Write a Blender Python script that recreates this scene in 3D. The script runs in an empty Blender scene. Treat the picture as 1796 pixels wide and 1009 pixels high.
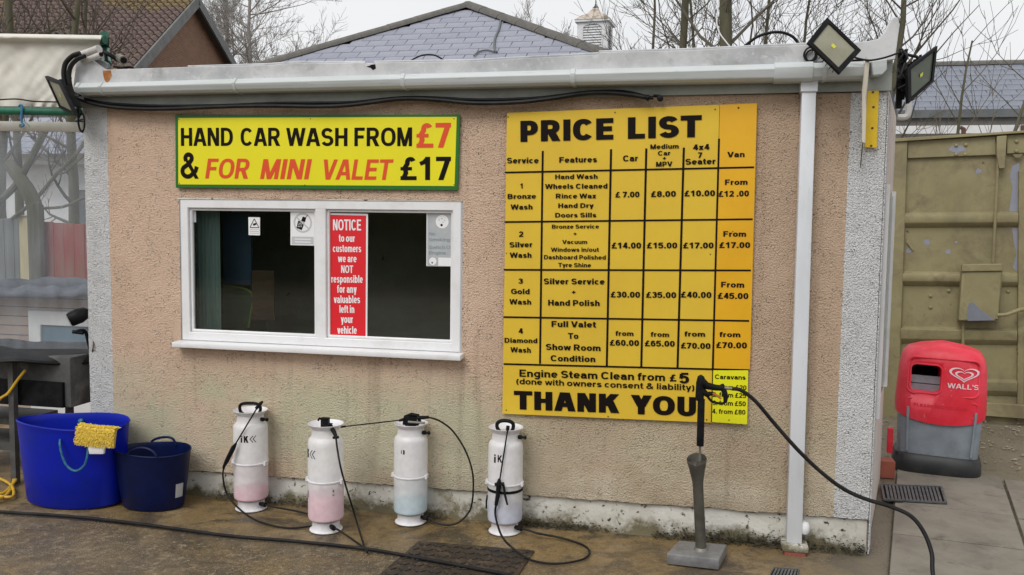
import bpy, bmesh, math, random
from mathutils import Vector, Matrix, noise
sc = bpy.context.scene
R = math.radians
V = Vector
# ------------------------------------------------------------------ camera, sky, sun, exposure
YAW, PITCH, ROLL, FPX = 0.2118183, 0.0760114, 0.0128617, 1532.16
CAM = V((0.0, -4.3, 1.554))
fw = V((-math.sin(YAW)*math.cos(PITCH), math.cos(YAW)*math.cos(PITCH), -math.sin(PITCH)))
r0 = V((math.cos(YAW), math.sin(YAW), 0)); u0 = r0.cross(fw)
rt = math.cos(ROLL)*r0 + math.sin(ROLL)*u0
up = -math.sin(ROLL)*r0 + math.cos(ROLL)*u0
cd = bpy.data.cameras.new('camera'); cam = bpy.data.objects.new('camera', cd); sc.collection.objects.link(cam)
m3 = Matrix((rt, up, -fw)).transposed()
cam.matrix_world = Matrix.Translation(CAM) @ m3.to_4x4()
cd.sensor_width = 36.0; cd.lens = FPX/1796*36; cd.clip_end = 600; cd.clip_start = .05
sc.camera = cam

SUN_EL, SUN_AZ = R(48), R(200)     # azimuth clockwise from +Y
world = bpy.data.worlds.new('World'); sc.world = world; world.use_nodes = True
nt = world.node_tree; nt.nodes.clear()
sky = nt.nodes.new('ShaderNodeTexSky'); sky.sky_type = 'NISHITA'; sky.sun_disc = False
sky.sun_elevation = SUN_EL; sky.sun_rotation = SUN_AZ; sky.dust_density = 4; sky.air_density = 1.5
hs = nt.nodes.new('ShaderNodeHueSaturation'); hs.inputs['Saturation'].default_value = .12
nt.links.new(sky.outputs[0], hs.inputs['Color'])
mx = nt.nodes.new('ShaderNodeMix'); mx.data_type = 'RGBA'; mx.inputs[0].default_value = .85
nt.links.new(hs.outputs[0], mx.inputs[6]); 
tcw = nt.nodes.new('ShaderNodeTexCoord'); nzw = nt.nodes.new('ShaderNodeTexNoise'); nzw.inputs['Scale'].default_value = 2.2; nzw.inputs['Detail'].default_value = 3
nt.links.new(tcw.outputs['Generated'], nzw.inputs['Vector'])
rpw = nt.nodes.new('ShaderNodeValToRGB'); rpw.color_ramp.elements[0].color = (7.6, 7.75, 8.0, 1); rpw.color_ramp.elements[1].color = (8.6, 8.7, 8.8, 1)
rpw.color_ramp.elements[0].position = .35; rpw.color_ramp.elements[1].position = .7
nt.links.new(nzw.outputs[0], rpw.inputs[0]); nt.links.new(rpw.outputs[0], mx.inputs[7])
bg = nt.nodes.new('ShaderNodeBackground'); bg.inputs['Strength'].default_value = .10
nt.links.new(mx.outputs[2], bg.inputs['Color'])
wo = nt.nodes.new('ShaderNodeOutputWorld'); nt.links.new(bg.outputs[0], wo.inputs['Surface'])
sl = bpy.data.lights.new('sun', 'SUN'); sl.energy = 1.35; sl.angle = R(28); sl.color = (1, .97, .93)
so = bpy.data.objects.new('sun', sl); sc.collection.objects.link(so)
sd = V((math.sin(SUN_AZ)*math.cos(SUN_EL), math.cos(SUN_AZ)*math.cos(SUN_EL), math.sin(SUN_EL)))
so.rotation_euler = sd.to_track_quat('Z', 'Y').to_euler(); so.location = (0, -6, 8)
vs = sc.view_settings; vs.view_transform = 'Standard'; vs.look = 'None'; vs.exposure = 0.22; vs.gamma = 1; vs.use_curve_mapping = False

# ------------------------------------------------------------------ measuring: pixel of the photo -> point on a real plane
def ray(px, py): return fw*FPX + rt*(px-898) - up*(py-504.5)
def P(px, py, Y=0.0):
    d = ray(px, py); return CAM + d*((Y-CAM.y)/d.y)
def G(px, py, z=0.0):
    d = ray(px, py); return CAM + d*((z-CAM.z)/d.z)
def plane_hit(px, py, o, n):
    d = ray(px, py); return CAM + d*((V(o)-CAM).dot(n)/d.dot(n))
def depth(p): return (V(p)-CAM).dot(fw)

# ------------------------------------------------------------------ mesh helpers
C = sc.collection
def tag(o, label=None, cat=None, group=None, kind=None):
    if label: o['label'] = label
    if cat: o['category'] = cat
    if group: o['group'] = group
    if kind: o['kind'] = kind
    return o
ORI = {}
def empty(name, loc=(0, 0, 0), label=None, cat=None, group=None, kind=None):
    o = bpy.data.objects.new(name, None); C.objects.link(o); o.location = loc; o.empty_display_size = .1
    ORI[o.name] = V(loc); return tag(o, label, cat, group, kind)
class MB:
    def __init__(s): s.v = []; s.f = []; s.M = Matrix.Identity(4)
    def add(s, vs, fs):
        b = len(s.v); s.v += [s.M @ V(q) for q in vs]; s.f += [tuple(b+i for i in f) for f in fs]; return s
    def box(s, lo, hi, M=None):
        x0, y0, z0 = lo; x1, y1, z1 = hi
        vs = [V(q) for q in ((x0,y0,z0),(x1,y0,z0),(x1,y1,z0),(x0,y1,z0),(x0,y0,z1),(x1,y0,z1),(x1,y1,z1),(x0,y1,z1))]
        if M is not None: vs = [M @ q for q in vs]
        return s.add(vs, [(0,3,2,1),(4,5,6,7),(0,1,5,4),(1,2,6,5),(2,3,7,6),(3,0,4,7)])
    def prism(s, pts, off):       # polygon pts extruded by vector off
        n = len(pts); off = V(off); pts = [V(q) for q in pts]
        s.add(pts+[q+off for q in pts], [tuple(range(n))[::-1], tuple(range(n, 2*n))]+[(i, (i+1) % n, n+(i+1) % n, n+i) for i in range(n)]); return s
    def tube(s, pts, r, n=8, cap=True, sq=None):
        pts = [V(q) for q in pts]; m = len(pts); rr = r if isinstance(r, (list, tuple)) else [r]*m
        t0 = (pts[1]-pts[0]).normalized(); a = t0.orthogonal().normalized(); vs = []
        for i, q in enumerate(pts):
            t = (pts[min(i+1, m-1)]-pts[max(i-1, 0)])
            if t.length < 1e-9: t = t0
            t.normalize(); a = (a-t*a.dot(t))
            if a.length < 1e-6: a = t.orthogonal()
            a.normalize(); b = t.cross(a)
            for k in range(n):
                an = 2*math.pi*k/n; vs.append(q+(a*math.cos(an)+b*math.sin(an))*rr[i])
        fs = [(i*n+k, i*n+(k+1) % n, (i+1)*n+(k+1) % n, (i+1)*n+k) for i in range(m-1) for k in range(n)]
        if cap: fs += [tuple(range(n))[::-1], tuple((m-1)*n+k for k in range(n))]
        return s.add(vs, fs)
    def lathe(s, prof, c=(0, 0, 0), n=32, ex=1, ey=1, axis=None):
        c = V(c); vs = []
        for (r, z) in prof:
            for k in range(n):
                an = 2*math.pi*k/n; q = V((r*math.cos(an)*ex, r*math.sin(an)*ey, z))
                if axis is not None: q = axis @ q
                vs.append(c+q)
        m = len(prof)
        fs = [(i*n+k, i*n+(k+1) % n, (i+1)*n+(k+1) % n, (i+1)*n+k) for i in range(m-1) for k in range(n)]
        fs += [tuple(range(n))[::-1], tuple((m-1)*n+k for k in range(n))]
        return s.add(vs, fs)
    def build(s, name, mat=None, parent=None, bevel=0, seg=1, smooth=35, tags=None):
        o0 = ORI[parent.name] if parent is not None else V((0, 0, 0))
        me = bpy.data.meshes.new(name); me.from_pydata([q-o0 for q in s.v], [], s.f); me.update()
        if bevel:
            bm = bmesh.new(); bm.from_mesh(me); bmesh.ops.recalc_face_normals(bm, faces=bm.faces)
            es = [e for e in bm.edges if len(e.link_faces) == 2 and e.calc_face_angle(0) > R(30)]
            bmesh.ops.bevel(bm, geom=es, offset=bevel, segments=seg, affect='EDGES', profile=.5, clamp_overlap=True); bm.to_mesh(me); bm.free()
        if smooth:
            me.polygons.foreach_set('use_smooth', [True]*len(me.polygons)); me.set_sharp_from_angle(angle=R(smooth))
        if mat: me.materials.append(mat)
        o = bpy.data.objects.new(name, me); C.objects.link(o)
        if parent is not None: o.parent = parent
        ORI[o.name] = o0
        if tags: tag(o, *tags)
        return o
def piece(name, me, parent, loc, rot=None, scale=None):
    o = bpy.data.objects.new(name, me); C.objects.link(o); o.parent = parent; o.location = V(loc)-ORI[parent.name]; ORI[o.name] = V(loc)
    if rot is not None: o.rotation_euler = rot
    if scale: o.scale = scale
    return o
def mesh_of(mb, name, mat, bevel=0, smooth=35):
    o = mb.build(name, mat, None, bevel, 1, smooth); me = o.data; bpy.data.objects.remove(o); return me
def smooth_path(pts, n=8):
    pts = [V(q) for q in pts]; out = []
    for i in range(len(pts)-1):
        a = pts[max(i-1, 0)]; b = pts[i]; c = pts[i+1]; d = pts[min(i+2, len(pts)-1)]
        for k in range(n):
            t = k/n
            out.append(.5*((2*b)+(c-a)*t+(2*a-5*b+4*c-d)*t*t+(3*b-a-3*c+d)*t**3))
    return out+[pts[-1]]
# ------------------------------------------------------------------ materials
def mat(name, col, rough=.6, col2=None, sc_=8, mixr=(.4, .65), bump=0, bsc=60, metal=0, spec=.5, det=5, third=None, stretch=None, rough2=None, coat=0, bdist=.004):
    m = bpy.data.materials.new(name); m.use_nodes = True; n = m.node_tree; p = n.nodes['Principled BSDF']; L = n.links.new
    p.inputs['Base Color'].default_value = (*col, 1); p.inputs['Roughness'].default_value = rough; p.inputs['Metallic'].default_value = metal
    p.inputs['Specular IOR Level'].default_value = spec; p.inputs['Coat Weight'].default_value = coat
    tc = n.nodes.new('ShaderNodeTexCoord'); src = tc.outputs['Object']
    if stretch:
        mp = n.nodes.new('ShaderNodeMapping'); mp.inputs['Scale'].default_value = stretch; L(src, mp.inputs[0]); src = mp.outputs[0]
    out = None
    def layer(base, c2, scale, lo, hi, dist=0):
        nz = n.nodes.new('ShaderNodeTexNoise'); nz.inputs['Scale'].default_value = scale; nz.inputs['Detail'].default_value = det; nz.inputs['Roughness'].default_value = .65; nz.inputs['Distortion'].default_value = dist
        L(src, nz.inputs['Vector']); mr = n.nodes.new('ShaderNodeMapRange'); mr.inputs[1].default_value = lo; mr.inputs[2].default_value = hi; L(nz.outputs[0], mr.inputs[0])
        mxx = n.nodes.new('ShaderNodeMix'); mxx.data_type = 'RGBA'; L(mr.outputs[0], mxx.inputs[0])
        if isinstance(base, tuple): mxx.inputs[6].default_value = (*base, 1)
        else: L(base, mxx.inputs[6])
        mxx.inputs[7].default_value = (*c2, 1); return mxx.outputs[2], mr.outputs[0]
    if col2:
        out, fac = layer(col, col2, sc_, *mixr)
        if rough2 is not None:
            mr2 = n.nodes.new('ShaderNodeMapRange'); mr2.inputs[3].default_value = rough; mr2.inputs[4].default_value = rough2; L(fac, mr2.inputs[0]); L(mr2.outputs[0], p.inputs['Roughness'])
    if third:
        for (c3, s3, lo, hi) in third: out, _ = layer(out if out is not None else col, c3, s3, lo, hi, .5)
    if out is not None: L(out, p.inputs['Base Color'])
    if bump:
        nb = n.nodes.new('ShaderNodeTexNoise'); nb.inputs['Scale'].default_value = bsc; nb.inputs['Detail'].default_value = 4; L(src, nb.inputs['Vector'])
        bp = n.nodes.new('ShaderNodeBump'); bp.inputs['Strength'].default_value = bump; bp.inputs['Distance'].default_value = bdist; L(nb.outputs[0], bp.inputs['Height']); L(bp.outputs[0], p.inputs['Normal'])
    return m
def nd(m, t, **k):
    x = m.node_tree.nodes.new(t)
    for a, b in k.items(): setattr(x, a, b)
    return x
M = {}
M['black'] = mat('black_plastic', (.007, .007, .008), .45, (.015, .015, .016), 20, bump=.2, bsc=120, spec=.10)
M['rubber'] = mat('black_rubber', (.007, .007, .008), .5, (.022, .021, .018), 9, (.45, .75), spec=.22)
M['ink'] = mat('black_vinyl', (.008, .005, .004), .6, spec=.12)
M['upvc'] = mat('white_upvc', (.80, .80, .81), .32, (.66, .65, .64), 6, (.5, .8), third=[((.45, .43, .38), 30, .66, .8)])
M['gutter'] = mat('grey_gutter_plastic', (.56, .59, .60), .4, (.48, .51, .49), 5, (.4, .65), third=[((.30, .31, .26), 14, .60, .8)], stretch=(.4, 1, 3))
M['pipe'] = mat('white_pipe', (.68, .70, .74), .4, (.58, .60, .62), 5, third=[((.42, .42, .38), 22, .62, .8)], stretch=(1, 1, .3))
M['yellow'] = mat('yellow_sign_face', (.82, .74, .004), .42, (.78, .70, .004), 3)
M['green'] = mat('green_sign_border', (.01, .14, .012), .4)
M['red_ink'] = mat('orange_red_vinyl', (.72, .07, .01), .45)
M['price'] = mat('golden_yellow_board', (.74, .50, .04), .45, (.66, .44, .04), 2.5, (.35, .7), spec=.3, third=[((.50, .34, .05), 35, .70, .8)])
M['orange'] = mat('orange_board_strip', (.78, .42, .008), .42, (.72, .37, .006), 3)
M['lime'] = mat('lime_yellow_panel', (.78, .76, .01), .4)
M['poster_red'] = mat('red_poster', (.72, .012, .022), .45)
M['paper'] = mat('white_paper', (.82, .82, .83), .6)
M['paper_grey'] = mat('faded_grey_print', (.40, .42, .44), .6, (.46, .47, .48), 20)
M['print_grey'] = mat('pale_grey_print', (.52, .53, .55), .6)
M['fade_blue'] = mat('faded_teal_print', (.22, .30, .33), .6)
M['screw'] = mat('rusty_screw', (.10, .05, .03), .6)
M['steel'] = mat('dull_steel', (.16, .152, .13), .5, (.25, .235, .20), 12, metal=.4, bump=.2, bsc=200)
M['galv'] = mat('galvanised_box', (.28, .28, .29), .5, (.20, .20, .20), 18, metal=.4, bump=.3, bsc=90)
M['tub'] = mat('blue_tub_plastic', (.001, .010, .36), .42, (.002, .014, .28), 5, bump=.1, bsc=20, spec=.28, third=[((.01, .05, .36), 22, .66, .85)])
M['trug'] = mat('navy_trug_plastic', (.002, .006, .04), .42, (.003, .009, .065), 7, bump=.1, bsc=20, spec=.25)
M['mitt'] = mat('yellow_chenille', (.80, .60, .10), .9, (.70, .50, .07), 40, bump=.5, bsc=200)
M['rope'] = mat('teal_rope', (.02, .12, .22), .8, (.05, .22, .30), 60, bump=.4, bsc=200)
M['hose_y'] = mat('yellow_hose', (.70, .42, .02), .45, (.5, .3, .03), 10)
M['concrete_slab'] = mat('pavement_slab_concrete', (.235, .21, .17), .75, (.17, .15, .12), 4, bump=.35, bsc=150, third=[((.09, .08, .06), 7, .56, .78), ((.30, .27, .22), 60, .6, .8)])
M['moss'] = mat('dark_moss_dirt', (.030, .028, .016), .9, (.09, .075, .045), 40, bump=.6, bsc=120)
M['binred'] = mat('red_bin_plastic', (.72, .016, .038), .45, (.82, .06, .10), 4, bump=.15, bsc=160, third=[((.55, .03, .04), 5, .56, .8), ((.85, .25, .27), 45, .66, .75)])
M['bingrey'] = mat('grey_bin_plastic', (.25, .285, .325), .55, (.20, .23, .26), 8, bump=.3, bsc=260, third=[((.13, .14, .14), 5, .55, .8), ((.38, .40, .43), 50, .64, .75)])
M['binblack'] = mat('black_bin_base', (.016, .017, .02), .5, (.03, .03, .03), 8)
M['binink'] = mat('pale_pink_print', (.85, .62, .66), .5)
M['canvas'] = mat('cream_canvas', (.68, .65, .585), .75, (.58, .55, .48), 2.2, (.4, .75), bump=.3, bsc=5, third=[((.72, .71, .65), 5, .55, .8)])
M['greenpipe'] = mat('green_painted_pipe', (.01, .15, .085), .4, (.008, .09, .05), 10)
M['slate'] = mat('blue_grey_slate', (.27, .28, .34), .6, (.23, .24, .29), 3, bump=.2, bsc=40, third=[((.20, .20, .22), 25, .60, .8)])
M['slate_b'] = mat('pale_slate', (.29, .30, .355), .6, (.25, .26, .31), 3, bump=.2, bsc=40)
M['slate_dark'] = mat('dark_slate', (.17, .185, .225), .55, (.20, .215, .255), 4, bump=.2, bsc=40, third=[((.10, .11, .12), 25, .60, .8)])
M['hip'] = mat('grey_ridge_tile', (.10, .095, .088), .85, (.14, .13, .115), 5, bump=.3, bsc=60)
M['under'] = mat('roof_underlay', (.07, .07, .08), .9)
M['tile'] = mat('brown_roof_tile', (.125, .085, .075), .75, (.18, .125, .105), 1.2, bump=.4, bsc=50, third=[((.20, .17, .10), 5, .60, .8)])
M['tile_l'] = mat('lichen_roof_tile', (.15, .105, .07), .85, (.24, .18, .06), 6, (.45, .65), bump=.4, bsc=50)
M['lead'] = mat('grey_bargeboard', (.13, .14, .145), .6, (.10, .105, .11), 3)
M['lead2'] = mat('weathered_verge', (.14, .145, .14), .6, (.09, .095, .09), 3)
M['white'] = mat('white_paint', (.70, .71, .72), .5, (.60, .60, .60), 3)
M['cream'] = mat('cream_render_far', (.52, .51, .50), .8, (.44, .43, .42), 1.5)
M['copper'] = mat('weathered_turret_roof', (.50, .44, .38), .6, (.28, .20, .14), 7, (.45, .6))
M['bark'] = mat('green_grey_bark', (.075, .072, .042), .9, (.12, .11, .07), 3, stretch=(3, 3, .6), bump=.5, bsc=30)
M['twig'] = mat('brown_grey_twigs', (.09, .075, .055), .9, (.13, .115, .09), 2)
M['paletwig'] = mat('pale_twigs', (.24, .22, .20), .9, (.30, .28, .26), 2)
M['olive'] = None
M['felt'] = mat('roofing_felt', (.055, .06, .075), .8, (.11, .12, .14), 5, bump=.4, bsc=30)
M['fence_g'] = mat('weathered_fence', (.16, .17, .17), .9, (.24, .25, .24), 3, stretch=(6, 6, .5), bump=.3, bsc=40)
M['fence_r'] = mat('red_fence', (.30, .045, .04), .8, (.22, .10, .05), 2.5, stretch=(3, 3, .5), bump=.3, bsc=40)
M['post'] = mat('pale_timber_post', (.52, .46, .27), .8, (.45, .38, .22), 4, stretch=(5, 5, .7))
M['blue_door'] = mat('blue_door_panel', (.12, .20, .26), .5, (.09, .15, .20), 3)
M['cast'] = mat('rusty_cast_iron', (.022, .018, .014), .55, (.06, .04, .025), 9, bump=.5, bsc=100, third=[((.14, .10, .06), 22, .56, .70), ((.22, .18, .13), 60, .62, .7)])
M['brickp'] = mat('red_brick_piece', (.32, .09, .055), .85, (.24, .07, .05), 12, bump=.4, bsc=100)
M['lens'] = mat('led_reflector', (.27, .26, .19), .35, (.20, .19, .13), 5, spec=.5); M['lens_d'] = mat('dark_green_reflector', (.07, .085, .055), .3, (.05, .065, .04), 5)
M['led'] = mat('yellow_led_chip', (.55, .53, .05), .4)
M['camwhite'] = mat('camera_white_metal', (.60, .58, .56), .35, (.45, .43, .4), 10)
M['wood'] = mat('bare_timber', (.60, .55, .46), .7, (.35, .27, .18), 9, (.5, .62), stretch=(4, 4, .5))
M['yellowbar'] = mat('yellow_painted_bar', (.72, .48, .006), .45, (.62, .40, .01), 8, third=[((.25, .12, .03), 26, .66, .74)])
M['drain'] = mat('grey_iron', (.10, .105, .11), .5, (.17, .17, .165), 20, metal=.3)
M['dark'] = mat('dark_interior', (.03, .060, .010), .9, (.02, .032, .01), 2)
# ---- glass, sheet, milky plastic, render, ground, container paint
def glassmat():
    m = bpy.data.materials.new('window_glass'); m.use_nodes = True; n = m.node_tree; n.nodes.clear(); L = n.links.new
    gl = nd(m, 'ShaderNodeBsdfGlossy'); gl.inputs['Roughness'].default_value = .03
    tr = nd(m, 'ShaderNodeBsdfTransparent'); tr.inputs[0].default_value = (.86, .90, .86, 1)
    fr = nd(m, 'ShaderNodeFresnel'); fr.inputs[0].default_value = 1.5
    ml = nd(m, 'ShaderNodeMath', operation='MULTIPLY_ADD'); ml.inputs[1].default_value = .8; ml.inputs[2].default_value = .01; L(fr.outputs[0], ml.inputs[0])
    mi = nd(m, 'ShaderNodeMixShader'); L(ml.outputs[0], mi.inputs[0]); L(tr.outputs[0], mi.inputs[1]); L(gl.outputs[0], mi.inputs[2])
    o = nd(m, 'ShaderNodeOutputMaterial'); L(mi.outputs[0], o.inputs[0]); return m
M['glass'] = glassmat()
def sheetmat():
    m = bpy.data.materials.new('clear_plastic_sheet'); m.use_nodes = True; n = m.node_tree; n.nodes.clear(); L = n.links.new
    df = nd(m, 'ShaderNodeBsdfDiffuse'); df.inputs[0].default_value = (.60, .66, .74, 1)
    tl = nd(m, 'ShaderNodeBsdfTranslucent'); tl.inputs[0].default_value = (.6, .66, .74, 1)
    gl = nd(m, 'ShaderNodeBsdfGlossy'); gl.inputs['Roughness'].default_value = .2
    tr = nd(m, 'ShaderNodeBsdfTransparent'); tr.inputs[0].default_value = (.93, .95, .97, 1)
    tc = nd(m, 'ShaderNodeTexCoord'); mp = nd(m, 'ShaderNodeMapping'); mp.inputs['Scale'].default_value = (5, 1, 1.2); L(tc.outputs['Object'], mp.inputs[0])
    nz = nd(m, 'ShaderNodeTexNoise'); nz.inputs['Scale'].default_value = 2.2; nz.inputs['Detail'].default_value = 6; L(mp.outputs[0], nz.inputs[0])
    mr = nd(m, 'ShaderNodeMapRange'); mr.inputs[1].default_value = .3; mr.inputs[2].default_value = .75; mr.inputs[3].default_value = .13; mr.inputs[4].default_value = .34; L(nz.outputs[0], mr.inputs[0])
    a = nd(m, 'ShaderNodeMixShader'); a.inputs[0].default_value = .5; L(df.outputs[0], a.inputs[1]); L(tl.outputs[0], a.inputs[2])
    b = nd(m, 'ShaderNodeMixShader'); L(mr.outputs[0], b.inputs[0]); L(tr.outputs[0], b.inputs[1]); L(a.outputs[0], b.inputs[2])
    c = nd(m, 'ShaderNodeMixShader'); c.inputs[0].default_value = .05; L(b.outputs[0], c.inputs[1]); L(gl.outputs[0], c.inputs[2])
    o = nd(m, 'ShaderNodeOutputMaterial'); L(c.outputs[0], o.inputs[0]); return m
M['sheet'] = sheetmat()
def milky():
    m = bpy.data.materials.new('milky_tank_plastic'); m.use_nodes = True; n = m.node_tree; p = n.nodes['Principled BSDF']; L = n.links.new
    tc = nd(m, 'ShaderNodeTexCoord'); nz = nd(m, 'ShaderNodeTexNoise'); nz.inputs['Scale'].default_value = 25; nz.inputs['Detail'].default_value = 6; L(tc.outputs['Object'], nz.inputs[0])
    rp = nd(m, 'ShaderNodeValToRGB'); rp.color_ramp.elements[0].position = .35; rp.color_ramp.elements[0].color = (.88, .86, .89, 1); rp.color_ramp.elements[1].position = .6; rp.color_ramp.elements[1].color = (.97, .97, .98, 1)
    L(nz.outputs[0], rp.inputs[0]); L(rp.outputs[0], p.inputs['Base Color']); p.inputs['Roughness'].default_value = .38
    tr = nd(m, 'ShaderNodeBsdfTransparent'); mi = nd(m, 'ShaderNodeMixShader'); mi.inputs[0].default_value = .38
    L(p.outputs[0], mi.inputs[1]); L(tr.outputs[0], mi.inputs[2]); L(mi.outputs[0], n.nodes['Material Output'].inputs[0]); return m
M['milky'] = milky()
M['milky_solid'] = mat('white_tank_trim', (.78, .77, .80), .4, (.66, .64, .66), 20)
M['pink'] = mat('pink_liquid', (.85, .02, .25), .3); M['cyan'] = mat('cyan_liquid', (.02, .55, .72), .3); M['blueliq'] = mat('pale_blue_liquid', (.14, .28, .66), .3)

def render_mat(name, c1, c2, pit, algae=True, bumps=1.0):
    m = bpy.data.materials.new(name); m.use_nodes = True; n = m.node_tree; p = n.nodes['Principled BSDF']; L = n.links.new
    p.inputs['Roughness'].default_value = .9; p.inputs['Specular IOR Level'].default_value = .2
    tc = nd(m, 'ShaderNodeTexCoord'); S = tc.outputs['Object']
    def nz(scale, det=5, rough=.6, vec=None):
        x = nd(m, 'ShaderNodeTexNoise'); x.inputs['Scale'].default_value = scale; x.inputs['Detail'].default_value = det; x.inputs['Roughness'].default_value = rough; L(vec or S, x.inputs['Vector']); return x.outputs[0]
    def mr(v, a, b, c=0, d=1):
        x = nd(m, 'ShaderNodeMapRange'); x.inputs[1].default_value = a; x.inputs[2].default_value = b; x.inputs[3].default_value = c; x.inputs[4].default_value = d; L(v, x.inputs[0]); return x.outputs[0]
    def mix(f, a, b):
        x = nd(m, 'ShaderNodeMix', data_type='RGBA'); L(f, x.inputs[0])
        for i, q in ((6, a), (7, b)):
            if isinstance(q, tuple): x.inputs[i].default_value = (*q, 1)
            else: L(q, x.inputs[i])
        return x.outputs[2]
    def mul(a, b):
        x = nd(m, 'ShaderNodeMath', operation='MULTIPLY'); L(a, x.inputs[0])
        if isinstance(b, float): x.inputs[1].default_value = b
        else: L(b, x.inputs[1])
        return x.outputs[0]
    sp = nd(m, 'ShaderNodeSeparateXYZ'); L(S, sp.inputs[0]); Z = sp.outputs[2]
    col = mix(mr(nz(1.6, 6), .38, .65), c1, c2)
    col = mix(mul(mr(nz(9, 5), .5, .72), .45), col, tuple(x*.78 for x in c1))
    # dark pits where the roughcast has holes
    vo = nd(m, 'ShaderNodeTexVoronoi'); vo.inputs['Scale'].default_value = 100; vo.inputs['Randomness'].default_value = 1; L(S, vo.inputs['Vector'])
    pm = mul(mr(vo.outputs['Distance'], .34, .14), mr(nz(16, 4), .44, .58))
    col = mix(mul(pm, pit), col, tuple(x*.30 for x in c1))
    col = mix(mul(mr(nz(170, 4, .7), .46, .64), .42), col, tuple(x*.62 for x in c1)); col = mix(mul(mr(nz(140, 4, .7, None), .55, .70), .30), col, tuple(min(1, x*1.25) for x in c1))
    if algae:
        band = mul(mr(Z, .80, .58), mr(Z, -.1, .30, .5, 1)); am = mul(mul(band, mr(nz(2.4, 6), .30, .55)), .88)
        col = mix(am, col, (.60, .59, .41)); rx = mul(mr(sp.outputs[0], .15, .60), mr(nz(2, 4), .3, .6, .5, 1)); col = mix(mul(rx, .75), col, (.50, .37, .26))
        low = mul(mr(Z, .55, .22), mr(nz(3.3, 6), .40, .62)); col = mix(mul(low, .8), col, (.72, .64, .50)); foot = mul(mr(Z, .26, .14), mr(nz(4, 6), .42, .6)); col = mix(mul(foot, .5), col, (.34, .30, .21))
        mp = nd(m, 'ShaderNodeMapping'); mp.inputs['Scale'].default_value = (9, 1, .45); L(S, mp.inputs[0])
        st = mul(mr(nz(1.4, 5, .6, mp.outputs[0]), .56, .72), .34); col = mix(st, col, (.25, .17, .11))
        col = mix(mul(mr(Z, 2.02, 2.2), mr(nz(3, 4), .35, .6, .0, .4)), col, (.30, .22, .15))  # dirt and eaves shadow painted together as a darker band at the top
    L(col, p.inputs['Base Color'])
    b1 = nd(m, 'ShaderNodeBump'); b1.inputs['Strength'].default_value = 1.0*bumps; b1.inputs['Distance'].default_value = .016; L(nz(125, 3, .6), b1.inputs['Height'])
    b2 = nd(m, 'ShaderNodeBump'); b2.invert = True; b2.inputs['Strength'].default_value = .8*bumps; b2.inputs['Distance'].default_value = .006; L(pm, b2.inputs['Height']); L(b1.outputs[0], b2.inputs['Normal'])
    L(b2.outputs[0], p.inputs['Normal']); return m
M['render'] = render_mat('pink_beige_roughcast', (.80, .585, .44), (.71, .51, .375), .85)
M['band'] = render_mat('white_roughcast_band', (.90, .90, .90), (.86, .86, .86), .14, False, 1.5)
M['flash'] = mat('weathered_grey_flashing', (.38, .39, .40), .7, (.60, .60, .61), 3.2, (.35, .65), bump=.5, bsc=26, third=[((.30, .30, .29), 7, .56, .75), ((.62, .61, .60), 30, .56, .75), ((.12, .11, .10), 16, .70, .76)])
M['plinth'] = mat('chipped_white_plinth', (.70, .69, .64), .85, (.52, .50, .43), 3.2, (.42, .65), bump=.6, bsc=60, third=[((.30, .27, .18), 6, .57, .70), ((.06, .05, .035), 26, .60, .64)])
_m = M['plinth']; _n = _m.node_tree; _p = _n.nodes['Principled BSDF']; _b = _p.inputs['Base Color'].links[0].from_socket; _tc = [x for x in _n.nodes if x.type == 'TEX_COORD'][0].outputs['Object']
_s = nd(_m, 'ShaderNodeSeparateXYZ'); _n.links.new(_tc, _s.inputs[0]); _z = nd(_m, 'ShaderNodeTexNoise'); _z.inputs['Scale'].default_value = 5; _z.inputs['Detail'].default_value = 8; _z.inputs['Roughness'].default_value = .75; _n.links.new(_tc, _z.inputs[0])
_h = nd(_m, 'ShaderNodeMath', operation='MULTIPLY_ADD'); _n.links.new(_z.outputs[0], _h.inputs[0]); _h.inputs[1].default_value = -.34; _n.links.new(_s.outputs[2], _h.inputs[2])
_r = nd(_m, 'ShaderNodeMapRange'); _r.inputs[1].default_value = -.10; _r.inputs[2].default_value = -.155; _n.links.new(_h.outputs[0], _r.inputs[0])
_k = nd(_m, 'ShaderNodeMix', data_type='RGBA'); _n.links.new(_r.outputs[0], _k.inputs[0]); _n.links.new(_b, _k.inputs[6]); _k.inputs[7].default_value = (.15, .13, .075, 1); _n.links.new(_k.outputs[2], _p.inputs['Base Color'])
M['fascia'] = mat('grey_soffit_board', (.34, .36, .33), .7, (.24, .26, .23), 5, bump=.2, bsc=60)
M['sidewall'] = mat('pink_side_wall', (.55, .46, .41), .8, (.62, .56, .52), 3, bump=.4, bsc=60, third=[((.25, .14, .10), 9, .64, .7)])
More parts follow.
